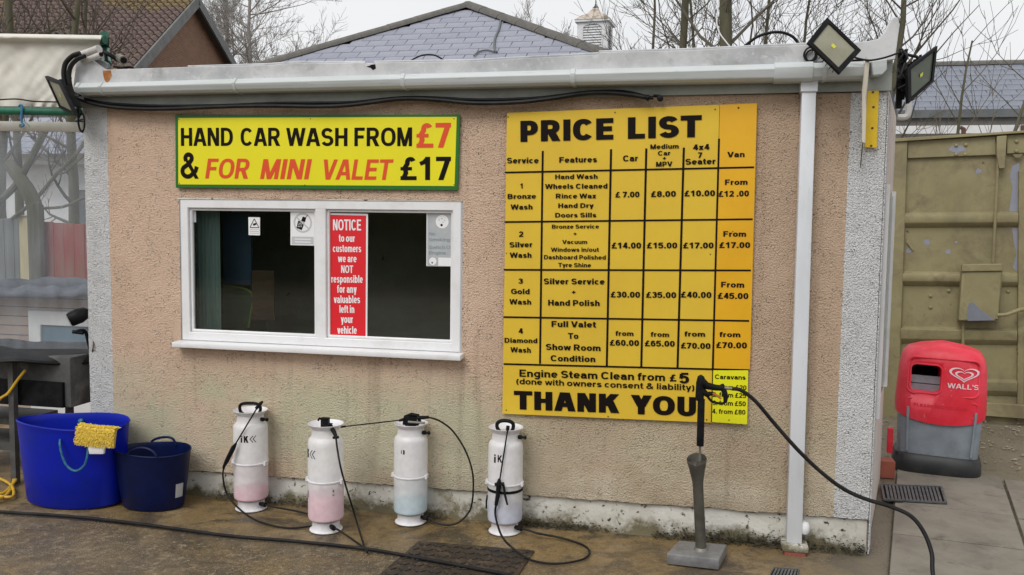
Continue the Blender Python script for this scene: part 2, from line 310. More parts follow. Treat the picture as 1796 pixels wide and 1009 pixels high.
def ground_mat():
    m = render_mat('wet_stained_concrete', (.31, .21, .088), (.17, .115, .052), .5, False, .6)
    n = m.node_tree; L = n.links.new; p = n.nodes['Principled BSDF']; S = [x for x in n.nodes if x.type == 'TEX_COORD'][0].outputs['Object']
    def nz(s, d=6, r=.65, dist=0):
        x = nd(m, 'ShaderNodeTexNoise'); x.inputs['Scale'].default_value = s; x.inputs['Detail'].default_value = d; x.inputs['Roughness'].default_value = r; x.inputs['Distortion'].default_value = dist; L(S, x.inputs['Vector']); return x.outputs[0]
    def mr(v, a, b, c=0, d=1):
        x = nd(m, 'ShaderNodeMapRange'); x.inputs[1].default_value = a; x.inputs[2].default_value = b; x.inputs[3].default_value = c; x.inputs[4].default_value = d; L(v, x.inputs[0]); return x.outputs[0]
    def mulg(a, b):
        x = nd(m, 'ShaderNodeMath', operation='MULTIPLY'); L(a, x.inputs[0]); L(b, x.inputs[1]); return x.outputs[0]
    base = p.inputs['Base Color'].links[0].from_socket
    sp = nd(m, 'ShaderNodeSeparateXYZ'); L(S, sp.inputs[0])
    def mix(f, a, b):
        x = nd(m, 'ShaderNodeMix', data_type='RGBA'); L(f, x.inputs[0])
        L(a, x.inputs[6]); x.inputs[7].default_value = (*b, 1); return x.outputs[2]
    c = mix(mr(nz(1.3, 10, .7, .6), .50, .60), base, (.31, .225, .125))
    c = mix(mr(nz(2.1, 8, .7, 1.0), .50, .60, 0, .85), c, (.045, .036, .026))
    fr = mr(sp.outputs[1], -.34, -.62); c = mix(mulg(fr, mr(nz(2.6, 8, .7, .5), .36, .58)), c, (.11, .085, .055)); c = mix(mulg(fr, mr(nz(26, 8, .85), .52, .60)), c, (.30, .24, .16)); c = mix(mr(nz(9, 10, .8, .4), .50, .62, 0, .8), c, (.085, .062, .038)); c = mix(mr(nz(70, 8, .85), .56, .66, 0, .8), c, (.40, .33, .23)); c = mix(mr(nz(55, 8, .85, .3), .56, .66, 0, .7), c, (.04, .032, .022))
    # right of the kiosk corner the concrete is drier and greyer
    rg = mr(sp.outputs[0], .3, .95); c = mix(rg, c, (.20, .17, .125))
    c = mix(mr(nz(5, 8, .75), .54, .70, 0, .8), c, (.10, .075, .05))
    L(c, p.inputs['Base Color'])
    L(mr(nz(1.3, 5, .5), .40, .58, .10, .62), p.inputs['Roughness']); p.inputs['Specular IOR Level'].default_value = .55
    return m
M['ground'] = ground_mat()
def container_mat():
    m = mat('flaking_olive_paint', (.235, .205, .10), .6, (.285, .25, .135), 2.5, (.35, .65), bump=.25, bsc=40, third=[((.17, .14, .075), 5, .50, .72), ((.15, .12, .07), 1.7, .50, .75), ((.10, .06, .035), 24, .66, .72)])
    n = m.node_tree; L = n.links.new; p = n.nodes['Principled BSDF']; S = [x for x in n.nodes if x.type == 'TEX_COORD'][0].outputs['Object']
    base = p.inputs['Base Color'].links[0].from_socket
    def patch(base, seedloc, scale, a, b, colr):
        mp = nd(m, 'ShaderNodeMapping'); mp.inputs['Location'].default_value = seedloc; L(S, mp.inputs[0])
        x = nd(m, 'ShaderNodeTexNoise'); x.inputs['Scale'].default_value = scale; x.inputs['Detail'].default_value = 4; L(mp.outputs[0], x.inputs['Vector'])
        r = nd(m, 'ShaderNodeMapRange'); r.inputs[1].default_value = a; r.inputs[2].default_value = b; L(x.outputs[0], r.inputs[0])
        k = nd(m, 'ShaderNodeMix', data_type='RGBA'); L(r.outputs[0], k.inputs[0]); L(base, k.inputs[6]); k.inputs[7].default_value = (*colr, 1); return k.outputs[2]
    c = patch(base, (3, 1, 2), 2.6, .76, .77, (.30, .33, .36)); c = patch(c, (7, 3, 9), 6, .74, .76, (.16, .08, .04)); L(c, p.inputs['Base Color']); return m
M['olive'] = container_mat()
def brick_mat():
    m = bpy.data.materials.new('brick_gable'); m.use_nodes = True; n = m.node_tree; p = n.nodes['Principled BSDF']; L = n.links.new
    uv = nd(m, 'ShaderNodeTexCoord'); b = nd(m, 'ShaderNodeTexBrick'); mp = nd(m, 'ShaderNodeMapping'); mp.inputs['Rotation'].default_value = (R(90), 0, 0); L(uv.outputs['UV'], b.inputs['Vector'])
    b.inputs['Color1'].default_value = (.24, .115, .065, 1); b.inputs['Color2'].default_value = (.17, .085, .05, 1); b.inputs['Mortar'].default_value = (.20, .165, .13, 1)
    b.inputs['Scale'].default_value = 1; b.inputs['Brick Width'].default_value = .225; b.inputs['Row Height'].default_value = .075; b.inputs['Mortar Size'].default_value = .008
    L(b.outputs[0], p.inputs['Base Color']); p.inputs['Roughness'].default_value = .9; return m
M['brick'] = brick_mat()
M['paintbrick'] = mat('painted_brick', (.42, .33, .27), .85, (.33, .26, .22), 5, bump=.4, bsc=40, third=[((.18, .15, .13), 4, .6, .75)])

# ------------------------------------------------------------------ lettering drawn as strokes
def glyph(ch, v, h):
    B, T = h/2, 1-h/2; x = .73; X = x-h/2; L = v/2; d = 'd'
    def E(cx, cy, rx, ry, a0, a1, n=14, p=2.35):
        o = []
        for i in range(n+1):
            a = R(a0+(a1-a0)*i/n); c, s = math.cos(a), math.sin(a)
            o.append((cx+rx*math.copysign(abs(c)**(2/p), c), cy+ry*math.copysign(abs(s)**(2/p), s)))
        return o
    def P_(*k): return ('p', [q for a in k for q in (a if isinstance(a, list) else [a])])
    def D(a, b, k=1.06): return (d, a, b, v*k)
    def Rc(a, b, c_, e): return ('r', a, b, c_, e)
    def S_(W, t, lo=B):
        r = (t-lo)/4; rx = W/2-L; cx = W/2
        return P_(E(cx, lo+3*r, rx*.94, r, 22, 270, 16, 2.1), E(cx, lo+r, rx, r, 90, -160, 18, 2.1)[1:])
    def bowl(W, y0, y1): return ('c', E(W/2, (y0+y1)/2, W/2-L, (y1-y0)/2, 0, 360, 26)[:-1])
    g = .09
    if ch == 'A': W = .96; return W, .02, [D((v*.53, 0), (W/2-v*.18, 1)), D((W-v*.53, 0), (W/2+v*.18, 1)), Rc(W*.25, .22, W*.75, .22+h)]
    if ch == 'B': W = .82; return W, g, [Rc(0, 0, v, 1), P_((v*.5, T), (W*.5, T), E(W*.5, (T+.52)/2, W*.45-L, (T-.52)/2, 90, -90)[1:], (v*.5, .52)), P_((v*.5, .52), (W*.5, .52), E(W*.5, (B+.52)/2, W*.5-L, (.52-B)/2, 90, -90)[1:], (v*.5, B))]
    if ch == 'C': W = .90; return W, .06, [P_(E(W/2, .5, W/2-L, .5-B, 38, 322, 26))]
    if ch == 'D': W = .86; return W, g, [Rc(0, 0, v, 1), P_((v*.5, T), (W*.4, T), E(W*.4, .5, W*.6-L, .5-B, 90, -90, 18)[1:], (v*.5, B))]
    if ch == 'E': W = .74; return W, g, [Rc(0, 0, v, 1), Rc(v*.5, 0, W, h), Rc(v*.5, 1-h, W, 1), Rc(v*.5, .5-h*.45, W*.92, .5+h*.55)]
    if ch == 'F': W = .70; return W, g, [Rc(0, 0, v, 1), Rc(v*.5, 1-h, W, 1), Rc(v*.5, .5-h*.5, W*.9, .5+h*.5)]
    if ch == 'G': W = .94; return W, .06, [P_(E(W/2, .5, W/2-L, .5-B, 38, 330, 26), (W-L, .12), (W-L, .5)), Rc(W*.52, .40, W, .40+h)]
    if ch == 'H': W = .82; return W, g, [Rc(0, 0, v, 1), Rc(W-v, 0, W, 1), Rc(v*.5, .5-h*.45, W-v*.5, .5+h*.55)]
    if ch == 'I': return v, g, [Rc(0, 0, v, 1)]
    if ch == 'K': W = .90; return W, g, [Rc(0, 0, v, 1), D((W-v*.66, 1), (v*.7, .36), 1.25), D((v*1.5, .62), (W-v*.6, 0), 1.2)]
    if ch == 'L': W = .70; return W, g, [Rc(0, 0, v, 1), Rc(v*.5, 0, W, h)]
    if ch == 'M': W = .98; return W, g, [Rc(0, 0, v*.92, 1), Rc(W-v*.92, 0, W, 1), D((v*.6, 1), (W/2, 0), 1.0), D((W-v*.6, 1), (W/2, 0), 1.0)]
    if ch == 'N': W = .82; return W, g, [Rc(0, 0, v*.95, 1), Rc(W-v*.95, 0, W, 1), D((v*.55, 1), (W-v*.55, 0), 1.1)]
    if ch == 'O': W = .98; return W, .06, [bowl(W, B, T)]
    if ch == 'P': W = .78; return W, g, [Rc(0, 0, v, 1), P_((v*.5, T), (W*.5, T), E(W*.5, (T+.42)/2, W*.5-L, (T-.42)/2, 90, -90)[1:], (v*.5, .42))]
    if ch == 'R': W = .86; return W, g, [Rc(0, 0, v, 1), P_((v*.5, T), (W*.5, T), E(W*.5, (T+.46)/2, W*.46-L, (T-.46)/2, 90, -90)[1:], (v*.5, .46)), D((W*.52, .46), (W-v*.58, 0), 1.2)]
    if ch == 'S': W = .82; return W, .06, [S_(W, T)]
    if ch == 'T': W = .84; return W, .03, [Rc(0, 1-h, W, 1), Rc(W/2-L, 0, W/2+L, 1-h*.5)]
    if ch == 'U': W = .82; return W, g, [P_((L, 1), (L, .4), E(W/2, .36, W/2-L, .36-B, 180, 360, 16), (W-L, .4), (W-L, 1))]
    if ch == 'V': W = .92; return W, .02, [D((v*.53, 1), (W/2-v*.1, 0)), D((W-v*.53, 1), (W/2+v*.1, 0))]
    if ch == 'W': W = 1.32; return W, .02, [D((v*.5, 1), (W*.27, 0), .98), D((W/2-v*.05, 1), (W*.28, 0), .98), D((W/2+v*.05, 1), (W*.72, 0), .98), D((W-v*.5, 1), (W*.73, 0), .98)]
    if ch == 'Y': W = .92; return W, .02, [D((v*.56, 1), (W/2, .40), 1.2), D((W-v*.56, 1), (W/2, .40), 1.2), Rc(W/2-L, 0, W/2+L, .48)]
    if ch == 'X': W = .9; return W, .02, [D((v*.6, 1), (W-v*.6, 0), 1.2), D((W-v*.6, 1), (v*.6, 0), 1.2)]
    # digits
    if ch == '0': W = .68; return W, .06, [bowl(W, B, T)]
    if ch == '1': W = .68; return W, .06, [Rc(W*.42, 0, W*.42+v, 1), P_((W*.08, .70), (W*.32, .76), (W*.42+L, .93))]
    if ch == '2': W = .68; return W, .06, [P_(E(W/2, T-.23, W/2-L, .23, 170, -20, 12), (W*.62, .42), (W*.35, .23), (L, h*.8)), Rc(0, 0, W, h)]
    if ch == '3': W = .68; return W, .06, [P_(E(W/2, T-.20, W/2-L*1.1, .21, 160, -80, 12), (W*.42, .53)), P_((W*.42, .55), E(W/2, B+.23, W/2-L, .235, 80, -160, 14))]
    if ch == '4': W = .70; return W, .05, [Rc(W*.52, 0, W*.52+v*.95, 1), Rc(0, .20, W, .20+h), D((W*.52+v*.25, 1), (v*.5, .24), .95)]
    if ch == '5': W = .68; return W, .06, [Rc(W*.16, 1-h, W*.94, 1), P_((W*.2, T), (W*.14, .46)), P_((W*.10, .46), E(W*.46, B+.26, W*.54-L, .26, 125, -160, 16))]
    if ch == '6': W = .68; return W, .06, [bowl(W, B, .60), P_(E(W/2, .5, W/2-L, T-.5, 40, 180, 12), (L, .32))]
    if ch == '7': W = .66; return W, .06, [Rc(0, 1-h*1.1, W, 1), D((W*.80, 1-h*.6), (W*.33, 0), 1.05)]
    if ch == '8': W = .68; return W, .06, [('c', E(W/2, (T+.53)/2, W/2-L*1.15, (T-.53)/2, 0, 360, 22)[:-1]), bowl(W, B, .53)]
    if ch == '9': W = .68; return W, .06, [bowl(W, .40, T), P_(E(W/2, .5, W/2-L, .5-B, 0, -140, 12))]
    if ch == '£': W = .74; return W, .05, [P_(E(W*.60, T-.22, W*.34-L, .22, 30, 180, 10), (W*.27, .55), (W*.33, .30), (W*.20, .10)), Rc(0, .42, W*.70, .42+h*.85), Rc(0, 0, W*.98, h)]
    if ch == '&': W = .96; return W, .05, [D((W*.34, .70), (W*.86, 0), 1.0), P_((W*.30, .68), E(W*.43, .78, W*.17, T-.78, 200, -40, 12, 2), (W*.40, .52)), P_((W*.42, .55), E(W*.38, B+.20, W*.38-L, .21, 100, 320, 16, 2)[3:], (W*.80, .30), (W*.86, .46))]
    if ch == '+': W = .62; return W, .08, [Rc(0, .42-h*.45, W, .42+h*.45), Rc(W/2-L*.85, .12, W/2+L*.85, .72)]
    if ch == '(': W = .34; return W, .06, [P_(E(W+.12, .38, W+.12-L, .62, 125, 235, 12, 2))]
    if ch == ')': W = .34; return W, .06, [P_(E(-.12, .38, W+.12-L, .62, 55, -55, 12, 2))]
    if ch == '.': return v, .08, [Rc(0, 0, v, h*1.2)]
    if ch == '-': return .35, .06, [Rc(0, .3, .35, .3+h)]
    if ch == "'": return v*.8, .05, [Rc(0, .66, v*.8, 1)]
    if ch == '/': W = .38; return W, .01, [D((v*.4, 0), (W-v*.4, 1), .75)]
    # lower case
    if ch == 'a': W = .68; return W, .06, [P_(E(W/2-.02, X-.17, W/2-L-.02, .17, 165, 0, 12), (W-L-.02, .2), (W-L+.0, 0)), P_((W-L-.02, .43), (W*.45, .41), E(W*.42, (B+.41)/2, W*.42-L, (.41-B)/2, 95, 270, 12), (W*.6, B+.02), (W-L-.03, .22))]
    if ch in 'bpdq':
        W = .70; st = {'b': (0, 1), 'p': (-.27, x), 'd': (0, 1), 'q': (-.27, x)}[ch]; x0 = 0 if ch in 'bp' else W-v
        return W, .08, [Rc(x0, st[0], x0+v, st[1]), bowl(W, B, X)]
    if ch == 'c': W = .66; return W, .06, [P_(E(W/2, x/2, W/2-L, X-x/2, 42, 318, 22))]
    if ch == 'e': W = .70; return W, .06, [P_(E(W/2, x/2, W/2-L, X-x/2, 0, 322, 22)), Rc(L, x/2-h*.42, W-L*.6, x/2+h*.42)]
    if ch == 'f': W = .44; return W, .03, [P_((W*.42, 0), (W*.42, .80), E(W*.42+.16, .80, .16, T-.80, 180, 90, 6), (W, T)), Rc(0, x-h, W*.92, x)]
    if ch == 'g': W = .70; return W, .08, [bowl(W, B+.02, X), P_((W-L, x), (W-L, -.02), E(W/2, -.02, W/2-L, .19, 0, -150, 12))]
    if ch == 'h': W = .66; return W, .08, [Rc(0, 0, v, 1), P_((L, .42), E(W/2, .45, W/2-L, X-.45, 180, 0, 14), (W-L, .4), (W-L, 0))]
    if ch == 'i': return v, .09, [Rc(0, 0, v, x), Rc(0, .83, v, 1)]
    if ch == 'j': return v, .09, [Rc(0, -.2, v, x), Rc(0, .83, v, 1)]
    if ch == 'k': W = .70; return W, .07, [Rc(0, 0, v, 1), D((W-v*.68, x), (v*.7, .26), 1.2), D((v*1.4, .44), (W-v*.6, 0), 1.15)]
    if ch == 'l': return v, .09, [Rc(0, 0, v, 1)]
    if ch == 'm': W = 1.05; return W, .08, [Rc(0, 0, v, x), P_((L, .42), E(W*.25+L*.5, .45, W*.25-L*.5, X-.45, 180, 0, 10), (W/2, .4), (W/2, 0)), P_((W/2, .42), E(W*.75-L*.5, .45, W*.25-L*.5, X-.45, 180, 0, 10), (W-L, .4), (W-L, 0))]
    if ch == 'n': W = .66; return W, .08, [Rc(0, 0, v, x), P_((L, .42), E(W/2, .45, W/2-L, X-.45, 180, 0, 14), (W-L, .4), (W-L, 0))]
    if ch == 'o': W = .72; return W, .06, [bowl(W, B, X)]
    if ch == 'r': W = .44; return W, .07, [Rc(0, 0, v, x), P_((L, .38), E(W, .40, W-L, X-.40, 180, 92, 8))]
    if ch == 's': W = .64; return W, .06, [S_(W, X)]
    if ch == 't': W = .44; return W, .04, [P_((W*.45, .95), (W*.45, .2), E(W*.45+.15, .2, .15, .2-B, 180, 270, 6), (W, B)), Rc(0, x-h, W*.95, x)]
    if ch == 'u': W = .66; return W, .08, [P_((L, x), (L, .32), E(W/2, .29, W/2-L, .29-B, 180, 360, 14), (W-L, .4)), Rc(W-v, 0, W, x)]
    if ch == 'v': W = .70; return W, .02, [D((v*.53, x), (W/2-v*.08, 0)), D((W-v*.53, x), (W/2+v*.08, 0))]
    if ch == 'w': W = 1.02; return W, .02, [D((v*.5, x), (W*.27, 0), .92), D((W/2, x), (W*.29, 0), .92), D((W/2, x), (W*.71, 0), .92), D((W-v*.5, x), (W*.73, 0), .92)]
    if ch == 'x': W = .68; return W, .02, [D((v*.6, x), (W-v*.6, 0), 1.15), D((W-v*.6, x), (v*.6, 0), 1.15)]
    if ch == 'y': W = .70; return W, .02, [D((v*.53, x), (W/2, 0)), D((W-v*.53, x), (W*.40, -.27))]
    if ch == 'z': W = .60; return W, .05, [Rc(0, 0, W, h), Rc(0, x-h, W, x), D((W-v*.6, x-h*.6), (v*.6, h*.6), 1.1)]
    return .3, 0, []
def layout(s, v, h):
    """strokes of a string: polygons in cap-height units and the total width"""
    polys = []; cx = 0; k = 0; prev = None
    for ch in s:
        if ch == ' ': cx += .30; continue
        W, gp, st = glyph(ch, v, h); gp *= .72; cx += gp; k = 0
        for q in st:
            if q[0] == 'r': polys.append(([(q[1], q[2]), (q[3], q[2]), (q[3], q[4]), (q[1], q[4])], [(0, 1, 2, 3)], cx, k))
            elif q[0] == 'd':
                (x0, y0), (x1, y1), w = q[1], q[2], q[3]
                polys.append(([(x0-w/2, y0), (x0+w/2, y0), (x1+w/2, y1), (x1-w/2, y1)], [(0, 1, 2, 3)], cx, k))
            else:
                pts = q[1]; cl = q[0] == 'c'; n = len(pts); a = []
                for i in range(n):
                    p0 = pts[(i-1) % n] if (cl or i > 0) else pts[0]; p1 = pts[(i+1) % n] if (cl or i < n-1) else pts[-1]
                    tx, ty = p1[0]-p0[0], p1[1]-p0[1]; l = math.hypot(tx, ty) or 1
                    nx, ny = -ty/l, tx/l; a += [(pts[i][0]+nx*v/2, pts[i][1]+ny*h/2), (pts[i][0]-nx*v/2, pts[i][1]-ny*h/2)]
                fs = [(2*i, 2*i+1, (2*i+3) % (2*n), (2*i+2) % (2*n)) for i in range(n if cl else n-1)]
                polys.append((a, fs, cx, k))
            k += 1
        cx += W+gp
    return polys, cx
def text_mb(s, fn, width, height, v=.2, h=.16, slant=0):
    """fn(u, v, k) maps metres along / up and stroke number to a point"""
    vc = v; polys, tot = layout(s, vc, h); sx = width/(tot-.1); mb = MB()
    for a, fs, ox, k in polys:
        pts = [fn((ox+x-.05+slant*y)*sx, y*height, k) for x, y in a]
        fs2 = []
        for f in fs:
            n_ = (pts[f[1]]-pts[f[0]]).cross(pts[f[2]]-pts[f[0]]); fs2.append(f)
        mb.add(pts, fs2)
    return mb
def wall_text(parent, s, x0, y0, x1, y1, hp, m='ink', Y=-.02, v=.2, h=.155, slant=0, name='lettering'):
    a, b = P(x0, y0, Y), P(x1, y1, Y); w = (b-a).length; dx = (b-a).normalized(); hh = hp*depth((a+b)/2)/FPX/math.cos(.04)
    dz = V((-dx.z, 0, dx.x))
    fn = lambda u_, v_, k: a+dx*u_+dz*v_+V((0, -.0004-.00012*k, 0))
    return text_mb(s, fn, w, hh, v, h, slant).build(name, M[m], parent, smooth=0)
random.seed(7)
# ================================================================== SETTING
def grid_sheet(name, xs, ys, zf, m):
    mb = MB(); nx = len(xs)
    mb.add([(x, y, zf(x, y)) for y in ys for x in xs], [(j*nx+i, j*nx+i+1, (j+1)*nx+i+1, (j+1)*nx+i) for j in range(len(ys)-1) for i in range(nx-1)])
    return mb.build(name, m, None, smooth=180)
def frange(a, b, s):
    n = int(round((b-a)/s)); return [a+(b-a)*i/n for i in range(n+1)]
xs = [-300, -80, -20, -8]+frange(-5, 4, .03)+[8, 20, 80, 300]
ys = [-60, -20, -8]+frange(-2.2, 3.2, .03)+[5, 9, 16, 30, 80, 400]
def gz(x, y):
    if not (-5 < x < 4 and -2.2 < y < 3.2): return -.012
    q = V((x*1.7, y*1.7, 0)); z = noise.fractal(q, 1, 2, 5)*.006+noise.noise(V((x*22, y*22, 3)))*.0012
    return min(z, .004)-.006
tag(grid_sheet('forecourt_ground', xs, ys, gz, M['ground']), kind='structure')
# paving slabs beside the kiosk
pv = empty('pavement', (.98, .31, 0), kind='structure')
ud = V((.218, .976, 0)).normalized(); vd = V((.976, -.15, 0)).normalized(); random.seed(3)
for i in range(0, 3):
    for j in range(-3, 3):
        o = V((.98, .31, 0))+vd*(i*.60)+ud*(j*.545-(.04*i)); g = .007
        e = .545 if j < 2 else .26
        a, b, c, d = o+vd*g+ud*g, o+vd*(.60-g)+ud*g, o+vd*(.60-g)+ud*(e-g), o+vd*g+ud*(e-g)
        mb = MB(); dz = random.uniform(-.003, .003); mb.prism([q+V((0, 0, -.03)) for q in (a, b, c, d)], (0, 0, .041+dz))
        mb.build('paving_slab', M['concrete_slab'], pv, bevel=.003)
mj = MB(); q0 = V((.98, .31, 0)); mj.prism([q0+ud*-1.7+V((0, 0, -.02)), q0+vd*1.85+ud*-1.7+V((0, 0, -.02)), q0+vd*1.85+ud*1.2+V((0, 0, -.02)), q0+ud*1.2+V((0, 0, -.02))], (0, 0, .024))
mj.build('joint_dirt', M['moss'], pv, smooth=0)

# ================================================================== KIOSK
kio = empty('car_wash_kiosk', (-1.3, .6, 0), 'small flat roofed kiosk rendered in pinkish beige roughcast with white corner bands', 'building')
zL, zR = P(335, 825).z, P(1523, 912).z; xL, xR = P(335, 825).x, P(1523, 912).x
def zb(x): return zL+(zR-zL)*(x-xL)/(xR-xL)+noise.noise(V((x*6, 1, 0)))*.008+noise.noise(V((x*31, 1, 0)))*.006
XW0, XB0, XB1, XW1 = -3.375, -3.225, .655, .812
WX0, WX1 = P(314, 350).x, P(812, 352).x; WZ1 = P(560, 350).z; WZ0 = P(560, 613).z
def wallpanel(name, x0, x1, m, amp, hole=None, parent=kio, wav=0):
    xs = frange(x0, x1, .025); zt = 2.16; n = 84; mb = MB(); nx = len(xs)
    if hole:
        xs = sorted(set([min(xs, key=lambda q: abs(q-h)) if 0 else q for q in xs for h in (0,)]))
        for h in hole[:2]: k = min(range(len(xs)), key=lambda i: abs(xs[i]-h)); xs[k] = h
    zs = [(j/n) for j in range(n+1)]
    zz = lambda x, t: zb(x)+(zt-zb(x))*t
    def q(x, t, j):
        z = zz(x, t)
        if hole and hole[0]-.001 <= x <= hole[1]+.001:
            j0 = round((hole[2]-.12)/(zt-.12)*n); j1 = round((hole[3]-.12)/(zt-.12)*n)
            if j == j0: z = hole[2]
            if j == j1: z = hole[3]
        y = noise.noise(V((x*2.1, z*2.1, 4)))*.006+noise.noise(V((x*14, z*14, 1)))*amp+noise.noise(V((x*30, z*30, 1)))*amp*.7
        xx = x
        if wav and x in (x0, x1): xx = x+noise.noise(V((z*3, 7, x)))*wav+noise.noise(V((z*20, 7, x)))*wav*.5
        return (xx, y, z)
    mb.add([q(x, t, j) for j, t in enumerate(zs) for x in xs], [])
    fs = []
    if hole: j0 = round((hole[2]-.12)/(zt-.12)*n); j1 = round((hole[3]-.12)/(zt-.12)*n)
    for j in range(n):
        for i in range(nx-1):
            if hole and hole[0]-.001 <= xs[i] and xs[i+1] <= hole[1]+.001 and j0 <= j < j1: continue
            fs.append((j*nx+i, j*nx+i+1, (j+1)*nx+i+1, (j+1)*nx+i))
    mb.f += fs
    bt = [mb.v[i] for i in range(nx)]
    mb.add([p for p in bt]+[p+V((0, .04, .002)) for p in bt], [(nx+i, nx+i+1, i+1, i) for i in range(nx-1)])
    return mb.build(name, m, parent, smooth=180)
fwall = wallpanel('rendered_wall', XB0, XB1, M['render'], .0012, (WX0, WX1, WZ0, WZ1))
wallpanel('white_corner_band', XW0, XB0, M['band'], .0018).location.y -= 0
bb = wallpanel('white_corner_band', XB1, XW1, M['band'], .0018)
# back-up masonry core, plinth, side wall, roof
mb = MB()
mb.box((XW0+.004, .012, .22), (WX0, .10, 2.15)); mb.box((WX1, .012, .22), (XW1-.012, .10, 2.15)); mb.box((WX0, .012, .22), (WX1, .10, WZ0-.001)); mb.box((WX0, .012, WZ1+.001), (WX1, .10, 2.15))
mb.build('wall_core', M['band'], kio, smooth=0)
def plz(x): return zb(x)+.03
mb = MB(); xs = frange(XW0+.01, XW1-.002, .03); n = len(xs)
vs = []
for t in range(8):
    for x in xs:
        z = -.03+(plz(x)+.03)*t/7; vs.append((x, .020+noise.noise(V((x*9, z*9, 0)))*.006+noise.noise(V((x*40, z*40, 0)))*.003-(.012 if t == 0 else 0), z))
mb.add(vs, [(j*n+i, j*n+i+1, (j+1)*n+i+1, (j+1)*n+i) for j in range(7) for i in range(n-1)])
mb.build('plinth', M['plinth'], kio, smooth=180)
MB().tube([(x, .014+noise.noise(V((x*17, 0, 3)))*.004, zb(x)-.001+noise.noise(V((x*23, 0, 0)))*.003) for x in xs], [.0055+.004*max(0, noise.noise(V((x*5, 2, 0)))) for x in xs], 6).build('dark_gap_strip', M['moss'], kio)  # dark strip put in for the shaded gap below the render edge
sdv = V((1.126-.816, 1.34, 0)).normalized()
def SW(s, z, out=0): return V((XW1-.002, 0, z))+sdv*s+V((sdv.y, -sdv.x, 0))*out
mb = MB(); mb.prism([SW(.035, 0), SW(1.38, 0), SW(1.38, 2.2), SW(.035, 2.2)], V((-sdv.y, sdv.x, 0))*.09); mb.build('side_wall', M['sidewall'], kio, smooth=0)
mb = MB(); mb.prism([SW(.004, 0, .004), SW(.14, 0, .004), SW(.14, 2.15, .004), SW(.004, 2.15, .004)], V((sdv.y, -sdv.x, 0))*.006); mb.build('white_side_band', M['band'], kio, smooth=0)
mb = MB(); mb.prism([SW(.16, .62, .004), SW(.23, .62, .004), SW(.23, 1.75, .004), SW(.16, 1.75, .004)], V((sdv.y, -sdv.x, 0))*.02); mb.build('side_window_frame', M['upvc'], kio, smooth=0); mb = MB()
mb.prism([SW(1.1, .62, .004), SW(1.17, .62, .004), SW(1.17, 1.75, .004), SW(1.1, 1.75, .004)], V((sdv.y, -sdv.x, 0))*.02)
sw = mb.build('side_window_frame', M['upvc'], kio, smooth=0)
mb = MB(); mb.prism([SW(.23, .66, .006), SW(1.1, .66, .006), SW(1.1, 1.72, .006), SW(.23, 1.72, .006)], V((sdv.y, -sdv.x, 0))*.004); mb.build('side_window_pane', M['glass'], sw, smooth=0)
mb = MB(); bk = SW(1.38, 0)
mb.prism([V((XW0, .1, 0)), V((XW0+.09, .1, 0)), V((XW0+.09, bk.y, 0)), V((XW0, bk.y, 0))], (0, 0, 2.2)); mb.prism([V((XW0+.09, bk.y-.09, 0)), V((bk.x-.11, bk.y-.09, 0)), V((bk.x-.11, bk.y, 0)), V((XW0+.09, bk.y, 0))], (0, 0, 2.2))
mb.build('rear_walls', M['sidewall'], kio, smooth=0)
mb = MB(); mb.prism([V((XW0, 0.02, 2.2)), V((XW1, .02, 2.2)), V((bk.x, bk.y, 2.2)), V((XW0, bk.y, 2.2))], (0, 0, .05)); mb.build('flat_roof', M['felt'], kio, smooth=0)
# fascia board under the gutter
mb = MB(); a = [P(140, 168, -.02), P(1545, 137, -.02)]; zf0 = [P(140, 190, -.02).z, P(1545, 160, -.02).z]
mb.prism([V((XW0-.03, -.022, 2.148)), V((XW1+.012, -.022, 2.165)), V((XW1+.012, -.022, 2.33)), V((XW0-.03, -.022, 2.32))], (0, .03, 0)); mb.build('fascia_board', M['fascia'], kio, smooth=0)
# parapet with flashing
pts = [(133, 112), (136, 104), (152, 100), (185, 122), (330, 118), (470, 114), (500, 111.5), (640, 110), (641, 114), (655, 114), (657, 110), (700, 109), (830, 107), (900, 103), (1050, 95), (1051, 92), (1200, 88), (1330, 82), (1420, 78), (1495, 74), (1520, 73), (1540, 69), (1552, 56), (1562, 36), (1568, 30), (1576, 31), (1578, 44), (1570, 104), (1518, 112), (1360, 118), (1200, 124), (700, 143), (400, 150), (128, 152)]
YP = -.075
mb = MB(); mb.prism([P(x, y+(random.uniform(-.8, .8) if 0 < i < 22 else 0), YP) for i, (x, y) in enumerate(pts)], (0, .05, 0)); mb.build('parapet_flashing', M['flash'], kio, bevel=.003, smooth=20)
mb = MB(); mb.tube([P(x, y-1, YP+.03) for x, y in pts[4:19]], .006, 6); mb.build('parapet_edge', M['flash'], kio)
mb = MB(); mb.prism([P(x, y, YP-.002) for x, y in ((643, 117), (652, 113.5), (658, 113), (659, 120), (654, 123), (650, 119))], (0, .003, 0)); mb.prism([P(x, y, YP-.002) for x, y in ((1360, 113.5), (1520, 103), (1521, 106.5), (1361, 118))], (0, .003, 0))
mb.prism([P(x, y, YP-.002) for x, y in ((1150, 122), (1362, 114.5), (1362, 117.5), (1150, 124))], (0, .003, 0)); mb.build('flashing_gap', M['ink'], kio, smooth=0)
rust = mat('rust_stain', (.30, .10, .02), .9, (.46, .24, .10), 20)
mb = MB(); mb.prism([P(x, y, YP-.0015) for x, y in ((180, 124), (194, 123.5), (196, 133), (191, 142), (187, 146), (183, 140), (181, 132))], (0, .002, 0)); mb.build('rust_stain', rust, kio, smooth=0)
